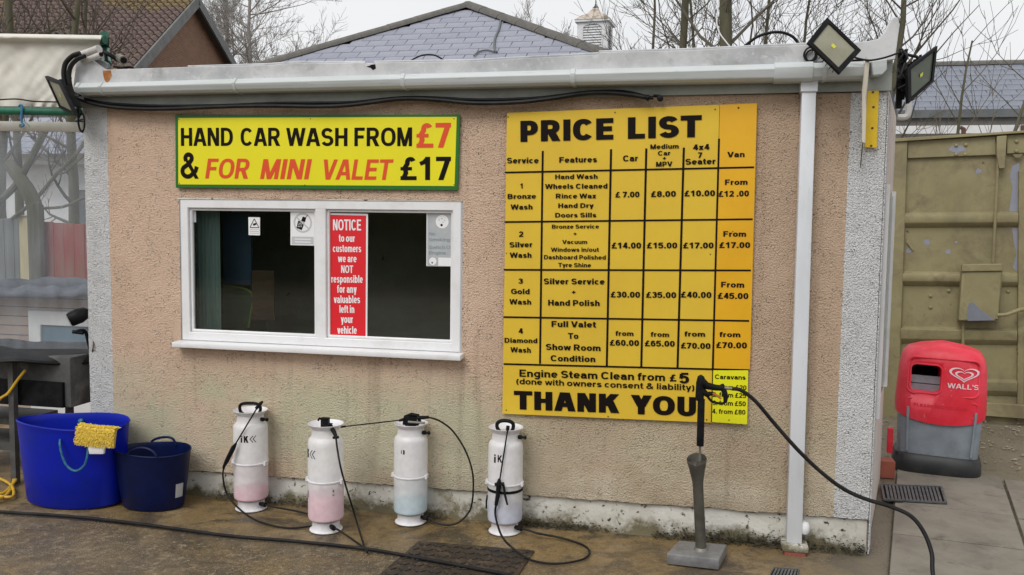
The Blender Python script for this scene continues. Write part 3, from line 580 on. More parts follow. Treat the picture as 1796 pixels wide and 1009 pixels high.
# gutter: square section, three runs with unions
YG = -.125
gl0, gl1, gr0, gr1 = P(134, 145, YG), P(130, 166, YG), P(1522, 106, YG), P(1522, 137, YG)
gut = MB()
def gsec(x, grow=0):
    t = (x-gl0.x)/(gr0.x-gl0.x); zt = gl0.z+(gr0.z-gl0.z)*t+grow; z0 = gl1.z+(gr1.z-gl1.z)*t-grow; y = YG-grow; h = zt-z0
    return [V((x, -.035, zt)), V((x, y+.022, zt)), V((x, y, zt-.026)), V((x, y+.012, z0+.012)), V((x, y+.03, z0)), V((x, -.035, z0))]
def gseg(mb, x0, x1, grow=0):
    a, b = gsec(x0, grow), gsec(x1, grow); mb.add(a+b, [(0, 1, 2, 3, 4, 5), (11, 10, 9, 8, 7, 6)]+[(i, (i+1) % 6, 6+(i+1) % 6, 6+i) for i in range(6)])
gseg(gut, gl0.x, gr0.x); gu = gut.build('gutter', M['gutter'], kio, bevel=.002, smooth=0)
for px, w in ((174, 5), (409, 6), (705, 7), (1004, 8), (1392, 60), (1392, 4), (1447, 6), (133, 8), (1519, 8)):
    x = P(px, 140, YG).x; hw = w/2*.0028; mb = MB(); gseg(mb, x-hw, x+hw, .0035 if w < 50 else .005); mb.build('gutter_bracket', M['gutter'], gu, bevel=.0015, smooth=30)
mb = MB(); 
mb.prism([P(x, y, -.10) for x, y in ((1529, 107), (1556, 103), (1556, 122), (1548, 131), (1531, 133))], (0, .06, 0)); mb.build('end_cap', M['gutter'], gu, bevel=.004)
# downpipe
xa, xb = P(1407, 150, -.075).x, P(1432, 150, -.075).x; za = P(1420, 140, -.075).z
xa2, xb2 = P(1380, 940, -.075).x, P(1407, 940, -.075).x
mb = MB(); zb0 = .05
mb.add([(xa2, -.075, zb0), (xb2, -.075, zb0), (xb2, -.012, zb0), (xa2, -.012, zb0), (xa, -.075, za), (xb, -.075, za), (xb, -.012, za), (xa, -.012, za)], [(0, 3, 2, 1), (4, 5, 6, 7), (0, 1, 5, 4), (1, 2, 6, 5), (2, 3, 7, 6), (3, 0, 4, 7)])
dp = mb.build('downpipe', M['pipe'], kio, bevel=.004, seg=2)
mb = MB(); mb.box((xa-.006, -.083, za-.055), (xb+.006, -.008, za+.03)); mb.build('downpipe_socket', M['pipe'], dp, bevel=.003)
x0, x1 = P(1371, 970, -.09).x, P(1418, 970, -.09).x; mb = MB(); mb.box((x0, -.10, .012), (x1, .005, .05)); mb.build('pipe_shoe', M['plinth'], dp, bevel=.01, seg=2)
mb = MB(); mb.box((x0+.012, -.095, -.02), (x1-.012, .0, .013)); mb.build('brick', M['brickp'], dp, bevel=.004)
wp = [P(1412, 935, -.03), P(1414, 918, -.03)]
mb = MB(); mb.tube([P(1400, 920, .03), P(1411, 920, -.03)], .018, 12); mb.tube([P(1411, 924, -.05), P(1411, 935, -.05)], .017, 12); mb.lathe([(.0, -.03), (.018, -.026), (.024, -.01), (.024, .01), (.018, .026), (0, .03)], P(1411, 926, -.05), 14); mb.build('waste_pipe', M['upvc'], kio)
# ---- window
win = empty('window_holder', (0, 0, 0)); bpy.data.objects.remove(win)
def bar4(mb, x0, x1, z0, z1, w, y0, y1): # mitred frame
    o = [(x0, z0), (x1, z0), (x1, z1), (x0, z1)]; i = [(x0+w, z0+w), (x1-w, z0+w), (x1-w, z1-w), (x0+w, z1-w)]
    vs = [(p[0], y0, p[1]) for p in o]+[(p[0], y0, p[1]) for p in i]+[(p[0], y1, p[1]) for p in o]+[(p[0], y1, p[1]) for p in i]
    fs = []
    for k in range(4):
        l = (k+1) % 4; fs += [(k, l, 4+l, 4+k), (8+k, 12+k, 12+l, 8+l), (k, 8+k, 8+l, l), (4+k, 4+l, 12+l, 12+k)]
    mb.add(vs, fs)
YF = .002
fx0, fx1, fz1 = P(316, 356, YF).x, P(809, 356, YF).x, P(560, 352, YF).z; fz0 = P(560, 607, YF).z
px_ = lambda x, y: P(x, y, YF)
mb = MB(); bar4(mb, fx0, fx1, fz0, fz1, .045, YF, .06)
xm0, xm1 = px_(553, 480).x, px_(571, 480).x
mb.box((xm0, YF+.001, fz0+.03), (xm1, .06, fz1-.03)); wf = mb.build('window_frame', M['upvc'], kio, bevel=.003)
gaps = [(fx0+.045, xm0), (xm1, fx1-.045)]; gz0, gz1 = fz0+.045, fz1-.045
for (a, b) in gaps:
    mb = MB(); bar4(mb, a, b, gz0, gz1, .014, .018, .045); mb.build('glazing_bead', M['upvc'], wf, bevel=.004)
    mb = MB(); mb.box((a+.008, .034, gz0+.008), (b-.008, .038, gz1-.008)); mb.build('glass_pane', M['glass'], wf, smooth=0)
mb = MB(); s0, s1 = P(303, 612, -.06), P(808, 634, -.06); s2 = P(303, 620, -.06); s3 = P(808, 643, -.06)
h = .03; zt = fz0+.001
mb.add([(s0.x, -.07, zt-.028-h*.2), (s1.x, -.07, zt-.028-h*.2), (s1.x, -.07, zt-.006), (s0.x, -.07, zt-.006), (s0.x, .05, zt-.03), (s1.x, .05, zt-.03), (s1.x, .05, zt-.001), (s0.x, .05, zt-.001)], [(0, 1, 2, 3), (5, 4, 7, 6), (3, 2, 6, 7), (1, 0, 4, 5), (0, 3, 7, 4), (2, 1, 5, 6)])
mb.build('window_sill', M['upvc'], kio, bevel=.004, seg=2)
mb = MB(); mb.box((fx0-.01, -.001, fz1+.001), (fx1+.006, .03, fz1+.008)); mb.build('drip_seal', M['plinth'], kio, smooth=0)
mb = MB(); bar4(mb, WX0-.002, WX1+.002, WZ0-.003, WZ1+.003, .012, .004, .02); mb.build('window_sealant', M['paper_grey'], kio, smooth=0)
# room behind the window
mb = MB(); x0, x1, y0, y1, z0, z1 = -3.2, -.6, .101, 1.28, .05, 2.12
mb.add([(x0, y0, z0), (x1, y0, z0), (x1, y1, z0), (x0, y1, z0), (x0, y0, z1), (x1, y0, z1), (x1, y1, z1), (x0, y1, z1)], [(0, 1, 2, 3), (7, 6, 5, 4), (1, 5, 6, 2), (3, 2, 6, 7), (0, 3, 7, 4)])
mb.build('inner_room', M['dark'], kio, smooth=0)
cur = mat('pale_teal_reflection', (.26, .34, .36), .9, (.10, .15, .17), 3, stretch=(5, 1, .6))
mb = MB(); n = 46; mb.add([(P(342, 400, .12).x+.15*i/n+.0, .13+.006*math.sin(i*.9), z) for z in (.7, 1.9) for i in range(n+1)], [(i, i+1, n+2+i, n+1+i) for i in range(n)])
mb.build('reflection_strip', cur, None, tags=('pale teal strip added inside the left window pane to imitate a reflection', 'reflection_strip'))  # added folds of colour standing in for a soft reflection in the pane
bl = mat('dark_blue_reflection', (.018, .045, .13), .8, (.03, .06, .09), 3)
mb = MB(); mb.box((P(390, 400, .26).x, .26, P(400, 500, .26).z), (P(440, 400, .26).x, .28, P(400, 372, .26).z)); mb.build('blue_reflection_board', bl, None, bevel=.004, tags=('dark blue board added behind the left pane to imitate a reflection', 'board'))  # added behind the glass in place of a dark yard reflection
br = mat('brown_notice_paper', (.08, .035, .022), .8, (.05, .035, .02), 6)
mb = MB(); mb.box((P(442, 500, .16).x, .16, P(442, 560, .16).z), (P(481, 500, .16).x, .163, P(442, 474, .16).z)); mb.build('brown_notice', br, None, smooth=0, tags=('dim brown notice seen through the left window pane', 'notice'))
lm = mat('lime_rim', (.26, .34, .04), .6); dg = mat('dark_green_reflection', (.035, .07, .035), .8)
ch = empty('car_reflection', P(420, 560, .3), 'dark green panel with lime edge added behind the left pane to imitate a car reflection', 'car_reflection')  # added shape behind the glass, stands in for a car's reflection
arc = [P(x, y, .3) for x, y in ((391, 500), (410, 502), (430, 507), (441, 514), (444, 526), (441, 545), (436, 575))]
mb = MB(); mb.prism(arc+[P(391, 575, .3)], (0, .05, 0)); mb.build('reflection_panel', dg, ch); mb = MB(); mb.tube(smooth_path(arc, 5), .006, 6); mb.build('edge_trim', lm, ch)
mb = MB(); mb.box((P(400, 560, .3).x, .30, .06), (P(430, 560, .3).x, .55, P(420, 572, .3).z)); mb.build('reflection_block', dg, ch)
# unseen dark wall added behind the camera to darken the reflection in the glass
mb = MB(); mb.box((-30, -16, 0), (14, -15.5, 3.0)); tag(mb.build('unseen_reflected_wall', mat('dark_far_wall', (.028, .038, .016), .9), None, smooth=0), kind='structure')

# ================================================================== SIGNS
def sheet_px(name, quad, Yf, th, m, parent, bevel=0): 
    mb = MB(); mb.prism([P(x, y, Yf) for x, y in quad], (0, th, 0)); return mb.build(name, m, parent, bevel=bevel, smooth=0)
Z4 = lambda x, y: (290+x/2.1018, 180+y/2.1018)
YS = -.020
hs_ = empty('car_wash_sign', P(556, 268, YS), 'wide yellow sign with green border offering hand car wash, above the window', 'sign')
sheet_px('sign_border', [Z4(36, 46), Z4(1086, 44), Z4(1078, 324), Z4(38, 314)], YS, .012, M['green'], hs_, .001)
sheet_px('sign_face', [Z4(47, 57), Z4(1074, 53), Z4(1066, 308), Z4(48, 302)], YS-.0012, .001, M['yellow'], hs_)
YT = YS-.002
def T4(s, x0, y0, x1, y1, hp, m='ink', v=.235, h=.17, slant=0):
    a = Z4(x0, y0); b = Z4(x1, y1); wall_text(hs_, s, a[0], a[1], b[0], b[1], hp/2.1018, m, YT, v, h, slant)
T4('HAND', 57, 160, 250, 160, 66); T4('CAR', 278, 160, 424, 160, 66); T4('WASH', 447, 160, 672, 161, 66); T4('FROM', 696, 161, 910, 161, 68)
T4('£7', 927, 167, 1052, 166, 90, 'red_ink', v=.22, h=.17)
T4('&', 57, 280, 125, 281, 96, v=.2); T4('FOR', 146, 280, 305, 281, 73, 'red_ink', .235, .165, .2); T4('MINI', 348, 282, 528, 283, 73, 'red_ink', .235, .165, .2); T4('VALET', 575, 284, 828, 285, 74, 'red_ink', .235, .165, .2)
T4('£17', 868, 286, 1052, 286, 85, v=.22, h=.17)
def screws(parent, pts, Yf, fn, r=.004):
    for x, y in pts:
        q = P(*fn(x, y), Yf); mb = MB(); mb.lathe([(r, 0), (r*.8, .002), (0.0005, .003)], q, 8, axis=Matrix.Rotation(R(90), 3, 'X')); mb.build('screw', M['screw'], parent)
screws(hs_, [(50, 62), (535, 60), (1064, 60), (52, 298), (514, 304), (1064, 303)], YS-.0012, Z4, .003)
# ---- price list
Z1 = lambda x, y: (870+x/3.479, 170+y/3.479)
Z2 = lambda x, y: (870+x/3.255, 450+y/3.255)
pls = empty('price_list_sign', P(1100, 460, YS), 'tall golden yellow price list board with black grid, right of the window', 'sign')
sheet_px('board', [(889, 198), (1262, 184), (1249.5, 742), (881, 726)], YS, .012, M['price'], pls, .0012)
sheet_px('van_column', [(1262.6, 184), (1328, 181), (1315.5, 648), (1252, 650)], YS-.001, .012, M['orange'], pls, .001)
sheet_px('caravan_panel', [Z2(1240, 651), Z2(1440, 650), Z2(1434, 960), Z2(1228, 946)], YS-.003, .013, M['lime'], pls, .001)
YT2 = YS-.0022
def line(a, b, wpx, parent=pls, Yl=YS-.0016):
    A, B = P(*a, Yl), P(*b, Yl); t = (B-A).normalized(); nn = V((-t.z, 0, t.x))*(wpx*depth(A)/FPX/2); mb = MB(); mb.prism([A-nn, B-nn, B+nn, A+nn], (0, .0004, 0)); mb.build('grid_line', M['ink'], parent, smooth=0)
for a, b, w in ((Z1(285, 330), Z2(251, 612), 3.6), (Z1(702, 320), Z2(632, 630), 3.8), (Z1(917, 315), Z2(829, 634), 3.8), (Z1(1146, 310), Z2(1036, 638), 3.8), (Z1(1361, 255), Z2(1237, 648), 3.4), (Z2(1237, 648), Z2(1230, 945), 1.6)): line(a, b, w, Yl=YS-.0036 if w == 1.6 else YS-.0016)
for a, b in ((Z1(52, 462), Z1(1575, 430)), (Z1(50, 764), Z1(1566, 747)), (Z2(43, 76), Z2(1455, 80)), (Z2(43, 346), Z2(1445, 368)), (Z2(43, 614), Z2(1440, 649))): line(a, b, 3.0, Yl=YS-.0024)
def PT(fn, sc_f, s, x0, x1, y0, hp, y1=None, v=.25, h=.185, m='ink', Yt=YS-.0028):
    a = fn(x0, y0); b = fn(x1, y0 if y1 is None else y1); wall_text(pls, s, a[0], a[1], b[0], b[1], hp/sc_f, m, Yt, v, h)
def A1(*k, **q): PT(Z1, 3.479, *k, **q)
def A2(*k, **q): PT(Z2, 3.255, *k, **q)
A1('PRICE', 147, 718, 275, 128, 260, v=.31, h=.225); A1('LIST', 802, 1250, 257, 131, 245, v=.31, h=.225)
A1('Service', 66, 260, 406, 34, 405); A1('Features', 385, 616, 402, 34, 399); A1('Car', 775, 866, 394, 36, 392)
A1('Medium', 941, 1115, 319, 28, 315); A1('Car', 988, 1064, 358, 27, 356); A1('+', 1016, 1038, 386, 26); A1('MPV', 976, 1075, 427, 30, 424)
A1('4x4', 1202, 1302, 325, 34, 322); A1('7', 1232, 1257, 373, 34); A1('Seater', 1155, 1340, 414, 35, 410); A1('Van', 1412, 1517, 369, 33, 367)
A1('1', 147, 166, 559, 31); A1('Bronze', 70, 244, 623, 30, 621); A1('Wash', 90, 223, 688, 31, 687)
A1('Hand Wash', 360, 620, 502, 28, 500); A1('Wheels Cleaned', 300, 680, 562, 30, 559); A1('Rince Wax', 364, 610, 620, 29, 619); A1('Hand Dry', 379, 594, 678, 28, 677); A1('Doors Sills', 360, 612, 736, 28, 735)
A1('£ 7.00', 729, 875, 614, 34, 612); A1('£8.00', 946, 1097, 611, 35, 609); A1('£10.00', 1150, 1336, 607, 35, 605); A1('From', 1396, 1535, 538, 33, 536); A1('£12 .00', 1358, 1543, 610, 35, 607)
A1('2', 140, 166, 854, 33); A1('Silver', 82, 222, 919, 32, 917); A1('Wash', 85, 217, 982, 32)
A1('Bronze Service', 340, 628, 804, 24, 803, v=.23, h=.175); A1('+', 472, 492, 846, 24); A1('Vacuum', 405, 557, 897, 24, v=.23, h=.175); A1('Windows in/out', 336, 627, 945, 25, v=.23, h=.175); A1('Dashboard Polished', 292, 670, 991, 26, 993, v=.23, h=.175)
A1('£14.00', 706, 885, 925, 36); A1('£15.00', 921, 1105, 924, 35); A1('£17.00', 1142, 1327, 924, 35); A1('From', 1386, 1526, 853, 33); A1('£17.00', 1363, 1550, 922, 35)
A2('Tyre Shine', 355, 542, 60, 24, 62, v=.23, h=.175); A2('3', 127, 153, 155, 29); A2('Gold', 86, 192, 214, 30, 215); A2('Wash', 77, 201, 273, 30, 275)
A2('Silver Service', 272, 620, 158, 33, 160); A2('+', 432, 455, 216, 28); A2('Hand Polish', 297, 592, 280, 33, 283)
A2('£30.00', 655, 822, 233, 33, 235); A2('£35.00', 857, 1028, 235, 33, 237); A2('£40.00', 1056, 1229, 234, 34, 237); A2('From', 1284, 1417, 176, 32, 178); A2('£45.00', 1266, 1440, 241, 34, 243)
A2('4', 129, 154, 440, 30); A2('Diamond', 48, 236, 492, 28, 495); A2('Wash', 83, 199, 547, 30, 550)
A2('Full Valet', 316, 570, 402, 34, 406); A2('To', 412, 470, 470, 33); A2('Show Room', 284, 597, 533, 35, 540); A2('Condition', 312, 567, 597, 34, 603)
A2('from', 683, 785, 452, 27, 454); A2('£60.00', 650, 816, 508, 33, 511); A2('from', 884, 988, 457, 27, 460); A2('£65.00', 850, 1020, 512, 33, 515); A2('from', 1077, 1194, 456, 29, 458); A2('£70.00', 1056, 1224, 524, 33, 528); A2('from', 1277, 1395, 459, 29, 461); A2('£70.00', 1257, 1432, 522, 34, 525)
A2('Engine Steam Clean from', 133, 965, 686, 42, 711, v=.22); A2('£', 993, 1030, 713, 40); A2('5', 1050, 1102, 725, 62, v=.25, h=.2)
A2('(done with owners consent & liability)', 116, 1132, 728, 34, 766, v=.2, h=.17); A2('THANK', 106, 706, 872, 108, 895, v=.31, h=.225); A2('YOU', 775, 1143, 899, 111, 914, v=.31, h=.225)
A2('Caravans', 1250, 1425, 699, 26, 704, v=.2, Yt=YS-.0042)
for i, (s, y) in enumerate((('1. from £20', 756), ('2. from £25', 801), ('3. from £50', 848), ('4. from £80', 896))): A2(s, 1238-i, 1429-i*2, y, 27, y+7, v=.2, h=.165, Yt=YS-.0042)
screws(pls, [(73, 123), (726, 95), (1337, 76)], YS-.0012, Z1, .0035); screws(pls, [(1479, 67)], YS-.002, Z1, .005); screws(pls, [(63, 955), (1445, 823), (1308, 960)], YS-.001, Z1, .003)
screws(pls, [(58, 877), (640, 914), (1202, 932)], YS-.0012, Z2, .0035); screws(pls, [(1330, 934)], YS-.003, Z2, .0035)
# ---- window stickers and notice, stuck on the glass
YN = .0325
no = empty('notice_poster', P(*Z4(670, 640), YN), 'tall red notice poster with white lettering on the right window pane', 'poster')
sheet_px('poster_border', [Z4(594, 407), Z4(747, 410), Z4(744, 875), Z4(596, 866)], YN, .001, M['paper'], no)
sheet_px('poster_face', [Z4(600, 414), Z4(740, 417), Z4(738, 866), Z4(602, 858)], YN-.0008, .0006, M['poster_red'], no)
for s, x0, x1, y, hp in (('NOTICE', 618, 722, 471, 40), ('to our', 640, 699, 513, 27), ('customers', 618, 722, 551, 27), ('we are', 637, 705, 588, 27), ('NOT', 648, 692, 628, 28), ('responsible', 612, 728, 664, 28), ('for any', 634, 705, 701, 28), ('valuables', 622, 718, 739, 28), ('left in', 642, 697, 775, 28), ('your', 648, 692, 812, 28), ('vehicle', 635, 706, 852, 28)):
    a, b = Z4(x0, y), Z4(x1, y+1); wall_text(no, s, a[0], a[1], b[0], b[1], hp/2.1018, 'paper', YN-.0012, .25, .15)
def disc(parent, name, cx, cy, rx, Yf, m, inner=None, n=28):
    c = P(cx, cy, Yf); k = depth(c)/FPX*rx; mb = MB(); pts = [c+V((math.cos(2*math.pi*i/n)*k, 0, math.sin(2*math.pi*i/n)*k)) for i in range(n)]
    if inner:
        q = [c+(p-c)*inner for p in pts]; mb.add(pts+q, [(i, (i+1) % n, n+(i+1) % n, n+i) for i in range(n)])
    else: mb.add(pts, [tuple(range(n))])
    return mb.build(name, m, parent, smooth=0)
def strk(parent, name, a, b, w, Yf, m):
    A, B = P(*a, Yf), P(*b, Yf); t = (B-A).normalized(); nn = V((-t.z, 0, t.x))*(w*depth(A)/FPX/2); mb = MB(); mb.add([A-nn, B-nn, B+nn, A+nn], [(0, 1, 2, 3)]); return mb.build(name, m, parent, smooth=0)
ph = empty('no_phones_sticker', P(530, 400, YN), 'white sticker with crossed out mobile phone, in the left pane corner', 'sticker')
sheet_px('sticker_sheet', [(509.5, 369), (551.5, 370), (551.5, 431), (509.5, 430)], YN, .0006, M['paper'], ph)
disc(ph, 'ring', 531, 391, 17.5, YN-.0006, M['print_grey'], .82)
mb = MB(); mb.prism([P(x, y, YN-.0008) for x, y in ((523, 387), (534, 391), (529, 404), (520, 400))], (0, .0001, 0)); mb.prism([P(x, y, YN-.0008) for x, y in ((531, 380), (537, 382), (535, 390), (528, 388))], (0, .0001, 0)); mb.build('phone_symbol', M['ink'], ph, smooth=0)
for i in range(3):
    for j in range(3): strk(ph, 'phone_key', (524+i*2.6-j*.8, 391.5+j*3), (525.4+i*2.6-j*.8, 392+j*3), 1.2, YN-.0011, M['paper'])
strk(ph, 'aerial', (536, 382), (540, 377), 1, YN-.001, M['ink']); strk(ph, 'slash', (519, 380), (543, 403), 2.4, YN-.0009, M['print_grey'])
sheet_px('caption_strip', [(511.5, 415), (550, 415.5), (550, 429), (511.5, 428.5)], YN-.0006, .0003, M['print_grey'], ph)
for i in range(2): strk(ph, 'caption_line', (517, 419.5+i*5), (545, 420+i*5), 1.6, YN-.0009, M['paper'])
cc = empty('camera_warning_sticker', P(446, 396, YN), 'tiny white sticker with triangular camera warning in the left pane', 'sticker')
sheet_px('sticker_sheet', [(435.5, 381), (456, 381.5), (456, 413), (436, 412.5)], YN, .0006, M['paper'], cc)
for a, b in (((446, 384), (438.5, 399)), ((438.5, 399.5), (454, 399.5)), ((454, 399), (446, 384))): strk(cc, 'triangle_side', a, b, 1.3, YN-.0006-.0001*b[0] % .0003, M['ink'])
mb = MB(); mb.prism([P(x, y, YN-.0006) for x, y in ((443, 393), (449, 391), (450, 394), (445, 396.5))], (0, .0001, 0)); mb.build('camera_symbol', M['ink'], cc, smooth=0)
for i in range(3): strk(cc, 'small_print', (438, 403+i*3), (454, 403.3+i*3), .9, YN-.0006, M['paper_grey'])
ns = empty('no_smoking_sticker', P(775, 418, YN), 'faded grey no smoking sticker at the top right of the window', 'sticker')
sheet_px('sticker_sheet', [(748.5, 370), (800, 371), (800, 468), (748, 467)], YN, .0006, M['paper_grey'], ns)
sheet_px('sticker_edge', [(748.2, 370), (749.6, 370), (749.2, 467), (747.8, 467)], YN-.0004, .0004, M['paper'], ns)
disc(ns, 'round_symbol', 775.5, 389, 11.8, YN-.0006, M['paper']); disc(ns, 'small_symbol', 759, 458.5, 6.8, YN-.0006, M['paper']); disc(ns, 'cigarette_symbol', 774.5, 395, 2.2, YN-.001, M['ink']); disc(ns, 'cigarette_symbol', 758, 461, 1.4, YN-.001, M['ink'])
for q in ((770, 386), (775, 384), (780, 387), (777, 390)): disc(ns, 'smoke_mark', q[0], q[1], 1.3, YN-.001, M['print_grey'])
sheet_px('blank_box', [(768.5, 452), (799, 452.5), (799, 467), (768.5, 466.5)], YN-.0006, .0002, M['paper'], ns)
for s, x0, x1, y in (('No', 752.5, 763, 413), ('Smoking', 752.5, 789, 423), ('Switch Off', 752.5, 796, 436.5), ('Engine', 752.5, 782, 446)): wall_text(ns, s, x0, y, x1, y+.3, 5.6, 'fade_blue', YN-.0008, .17, .14)
sheet_px('small_label', [(338.5, 367), (343.5, 367), (344, 390), (339, 390)], YN, .0006, M['paper_grey'], None); tag(bpy.data.objects['small_label'], 'narrow grey label in the top left corner of the window', 'label')
# ================================================================== TUBS, MITT
def oval_tub(root, c, rx, ry, h, taper, m, n=56, warp=0):
    prof = [(0, 0), (.86, 0), (.90, .012), (1, .5), (1.0, 1.0)]
    mb = MB(); lv = []
    outer = [(taper-.03, .0), (taper, .02), (taper+(1-taper)*.5, .45), (taper+(1-taper)*.9, .9), (1.0, .97), (1.012, .985), (1.0, 1.0)]
    inner = [(.985, .985), (.975, .9), (taper+(1-taper)*.45, .45), (taper-.03, .03)]
    for (k, t) in outer+inner:
        for i in range(n):
            a = 2*math.pi*i/n; w = 1+warp*math.cos(2*a+.5)*t; z = h*t*(1+.02*math.sin(2*a)*(t > .9))
            lv.append(c+V((math.cos(a)*rx*k*w, math.sin(a)*ry*k*w, z)))
    L = len(outer+inner); mb.add(lv, [(j*n+i, j*n+(i+1) % n, (j+1)*n+(i+1) % n, (j+1)*n+i) for j in range(L-1) for i in range(n)]+[tuple(range(n))[::-1], tuple((L-1)*n+i for i in range(n))])
    return mb.build('tub_body', m, root)
tc_ = V((-3.315, -.215, 0)); tb = empty('flexible_tub', tc_, 'large bright blue flexible tub with teal rope handles, at the left corner', 'tub')
q = depth(tc_)/FPX
TH = P(120, 753, tc_.y-.19).z
oval_tub(tb, tc_, 103*q*.99, .19, TH, .86, M['tub'])
def rope(root, pts, r=.0055, name='rope_handle'):
    pts = smooth_path(pts, 10); mb = MB(); 
    for s in (0, 1, 2):
        pp = []
        for i, p in enumerate(pts):
            a = i*.9+s*2.09; t = (pts[min(i+1, len(pts)-1)]-pts[max(i-1, 0)]).normalized(); u_ = t.orthogonal().normalized(); pp.append(p+(u_*math.cos(a)+t.cross(u_)*math.sin(a))*r*.5)
        mb.tube(pp, r*.62, 6)
    return mb.build(name, M['rope'], root)
Yt = tc_.y-.195
rope(tb, [P(x, y, Yt+dy) for x, y, dy in ((106, 770, .02), (105, 780, -.01), (109, 800, -.012), (118, 818, -.012), (133, 826, -.012), (147, 817, -.012), (153, 800, -.012), (154, 785, .01))])
mb = MB()
for x, y in ((103, 741), (142, 739)): mb.lathe([(0.003, -.012), (.014, -.008), (.016, 0), (.012, .01), (.003, .013)], P(x, y, tc_.y+.165), 10, axis=Matrix.Rotation(R(60), 3, 'X'))
mb.build('rope_knots', M['rope'], tb)
# second tub
t2 = V((-2.855, -.185, 0)); tr = empty('flexible_trug', t2, 'smaller navy blue flexible trug with moulded loop handles and a paper label', 'tub')
q = depth(t2)/FPX; TH2 = P(262, 801, t2.y-.15).z
oval_tub(tr, t2, 69*q, .15, TH2, .80, M['trug'])
zt = .300
hx = [P(x, y, t2.y+.14) for x, y in ((262, 783), (268, 773), (280, 768), (295, 767), (304, 771), (309, 781))]
mb = MB(); mb.tube(smooth_path(hx, 6), .007, 8); mb.build('rear_handle', M['trug'], tr)
hx = [P(x, y, t2.y-.145) for x, y in ((223, 799), (230, 791), (245, 786), (258, 787), (268, 792), (274, 800))]
mb = MB(); mb.tube(smooth_path(hx, 6), .006, 8); mb.build('front_handle', M['trug'], tr)
lb = []
mb = MB(); 
def cyl_pt(ang, z, k): return t2+V((math.cos(ang)*69*q*k, math.sin(ang)*.15*k, z))
a0, a1 = R(-24), R(-5); k0, k1 = .862, .905
mb.add([cyl_pt(a0+(a1-a0)*i/5, z, k) for z, k in ((.065, .865), (.14, .90)) for i in range(6)], [(i, i+1, 7+i, 6+i) for i in range(5)]); mb.build('paper_label', M['paper_grey'], tr)
# wash mitt
mc = P(168, 757, tc_.y-.185); mt = empty('wash_mitt', mc, 'yellow shaggy wash mitt with a white cuff draped over the blue tub rim', 'mitt')
random.seed(5); body = MB()
def mp_(u_, v_):  # u across 0..1, v down the drape 0..1
    x0 = P(135, 755, mc.y).x; x1 = P(199, 755, mc.y).x; x = x0+(x1-x0)*u_+.008*math.sin(v_*3); 
    s = v_*.135; z0 = TH+.018
    if s < .045: y = mc.y+.045-s; z = z0+.004-.006*u_
    else: y = mc.y-.002-.012*math.sin((s-.045)*25); z = z0-(s-.045)-.006*u_
    return V((x, y+.010*math.sin(u_*math.pi)*-1, z))
N = 14; body.add([mp_(i/N, j/N) for j in range(N+1) for i in range(N+1)]+[mp_(i/N, j/N)+V((0, .02, -.006)) for j in range(N+1) for i in range(N+1)], [(j*(N+1)+i, j*(N+1)+i+1, (j+1)*(N+1)+i+1, (j+1)*(N+1)+i) for j in range(N) for i in range(N)]+[(225+(j+1)*(N+1)+i, 225+(j+1)*(N+1)+i+1, 225+j*(N+1)+i+1, 225+j*(N+1)+i) for j in range(N) for i in range(N)])
body.build('mitt_body', M['mitt'], mt, smooth=180)
fur = MB()
for _ in range(1500):
    a, b = random.random(), random.random()
    p = mp_(a, b); d = V((random.uniform(-.8, .8)+(a-.5)*1.2, -random.uniform(.5, 1.2), random.uniform(-.6, .5)))*random.uniform(.006, .012)
    if b < .33: d = V((d.x, d.y*.4, abs(d.y)))
    m_ = p+d*.6+V((random.uniform(-.003, .003), 0, -.001)); fur.tube([p, m_, p+d+V((0, 0, -.004))], [.0022, .0026, .0014], 4)
tag(fur.build('chenille_pile', M['mitt'], mt), kind='stuff')
cf = MB(); w = [P(x, y, mc.y-.022) for x, y in ((151, 772), (184, 773), (181, 797), (156, 797))]; cf.prism(w, (0, .016, 0)); cf.build('white_cuff', M['paper'], mt, bevel=.004, seg=2)

# ================================================================== SPRAYERS
def sprayer(px, pyb, pyt, wpx, Yc, liq, label, lvl, lid=True):
    c = G(px, pyb); c.y = c.y+.05; c = V((P(px, pyb, c.y).x, c.y, 0)); s = depth(c)/FPX; H = (pyb+6-pyt)*s*1.0; Rr = wpx/2*s*1.03
    root = empty('pressure_sprayer', c, label, 'sprayer', 'sprayers standing along the kiosk wall')
    pr = lambda L_: [(Rr*a, H*b) for a, b in L_]
    ax = None
    mb = MB(); mb.lathe(pr([(.93, 0), (.92, .006), (.82, .016), (.77, .035), (.77, .075), (.80, .088)]), c, 36); mb.build('foot', M['milky_solid'], root)
    mb = MB(); mb.lathe(pr([(.70, .085), (.86, .098), (.97, .115), (1, .14), (1, .465), (1, .466)]), c, 40); mb.build('lower_tank', M['milky'], root)
    mb = MB(); mb.lathe(pr([(1.01, .465), (1.045, .470), (1.045, .480), (1.01, .485)]), c, 40)
    for sx in (-1, 1): mb.box((c.x+sx*Rr*1.03-.006, c.y-.03, H*.455), (c.x+sx*Rr*1.03+.006, c.y+.0, H*.492))
    mb.build('tank_ring', M['milky_solid'], root)
    mb = MB(); mb.lathe(pr([(1, .487), (1, .80), (.985, .835), (.93, .86), (.83, .874), (.79, .885), (.775, .93), (.78, .955)]), c, 40); mb.build('upper_tank', M['milky'], root)
    mb = MB(); mb.lathe(pr([(.78, .950), (.82, .962), (.95, .985), (1.0, .998), (.98, 1.0), (.90, .985), (.60, .955), (.30, .95)]), c, 40); mb.build('filler_funnel', M['milky_solid'], root)
    mb = MB(); mb.lathe([(Rr*.72, H*.10), (Rr*.975, H*.118), (Rr*.985, H*.14), (Rr*.985, H*lvl)], c, 36); mb.build('liquid', M[liq], root)
    return root, c, s, H, Rr
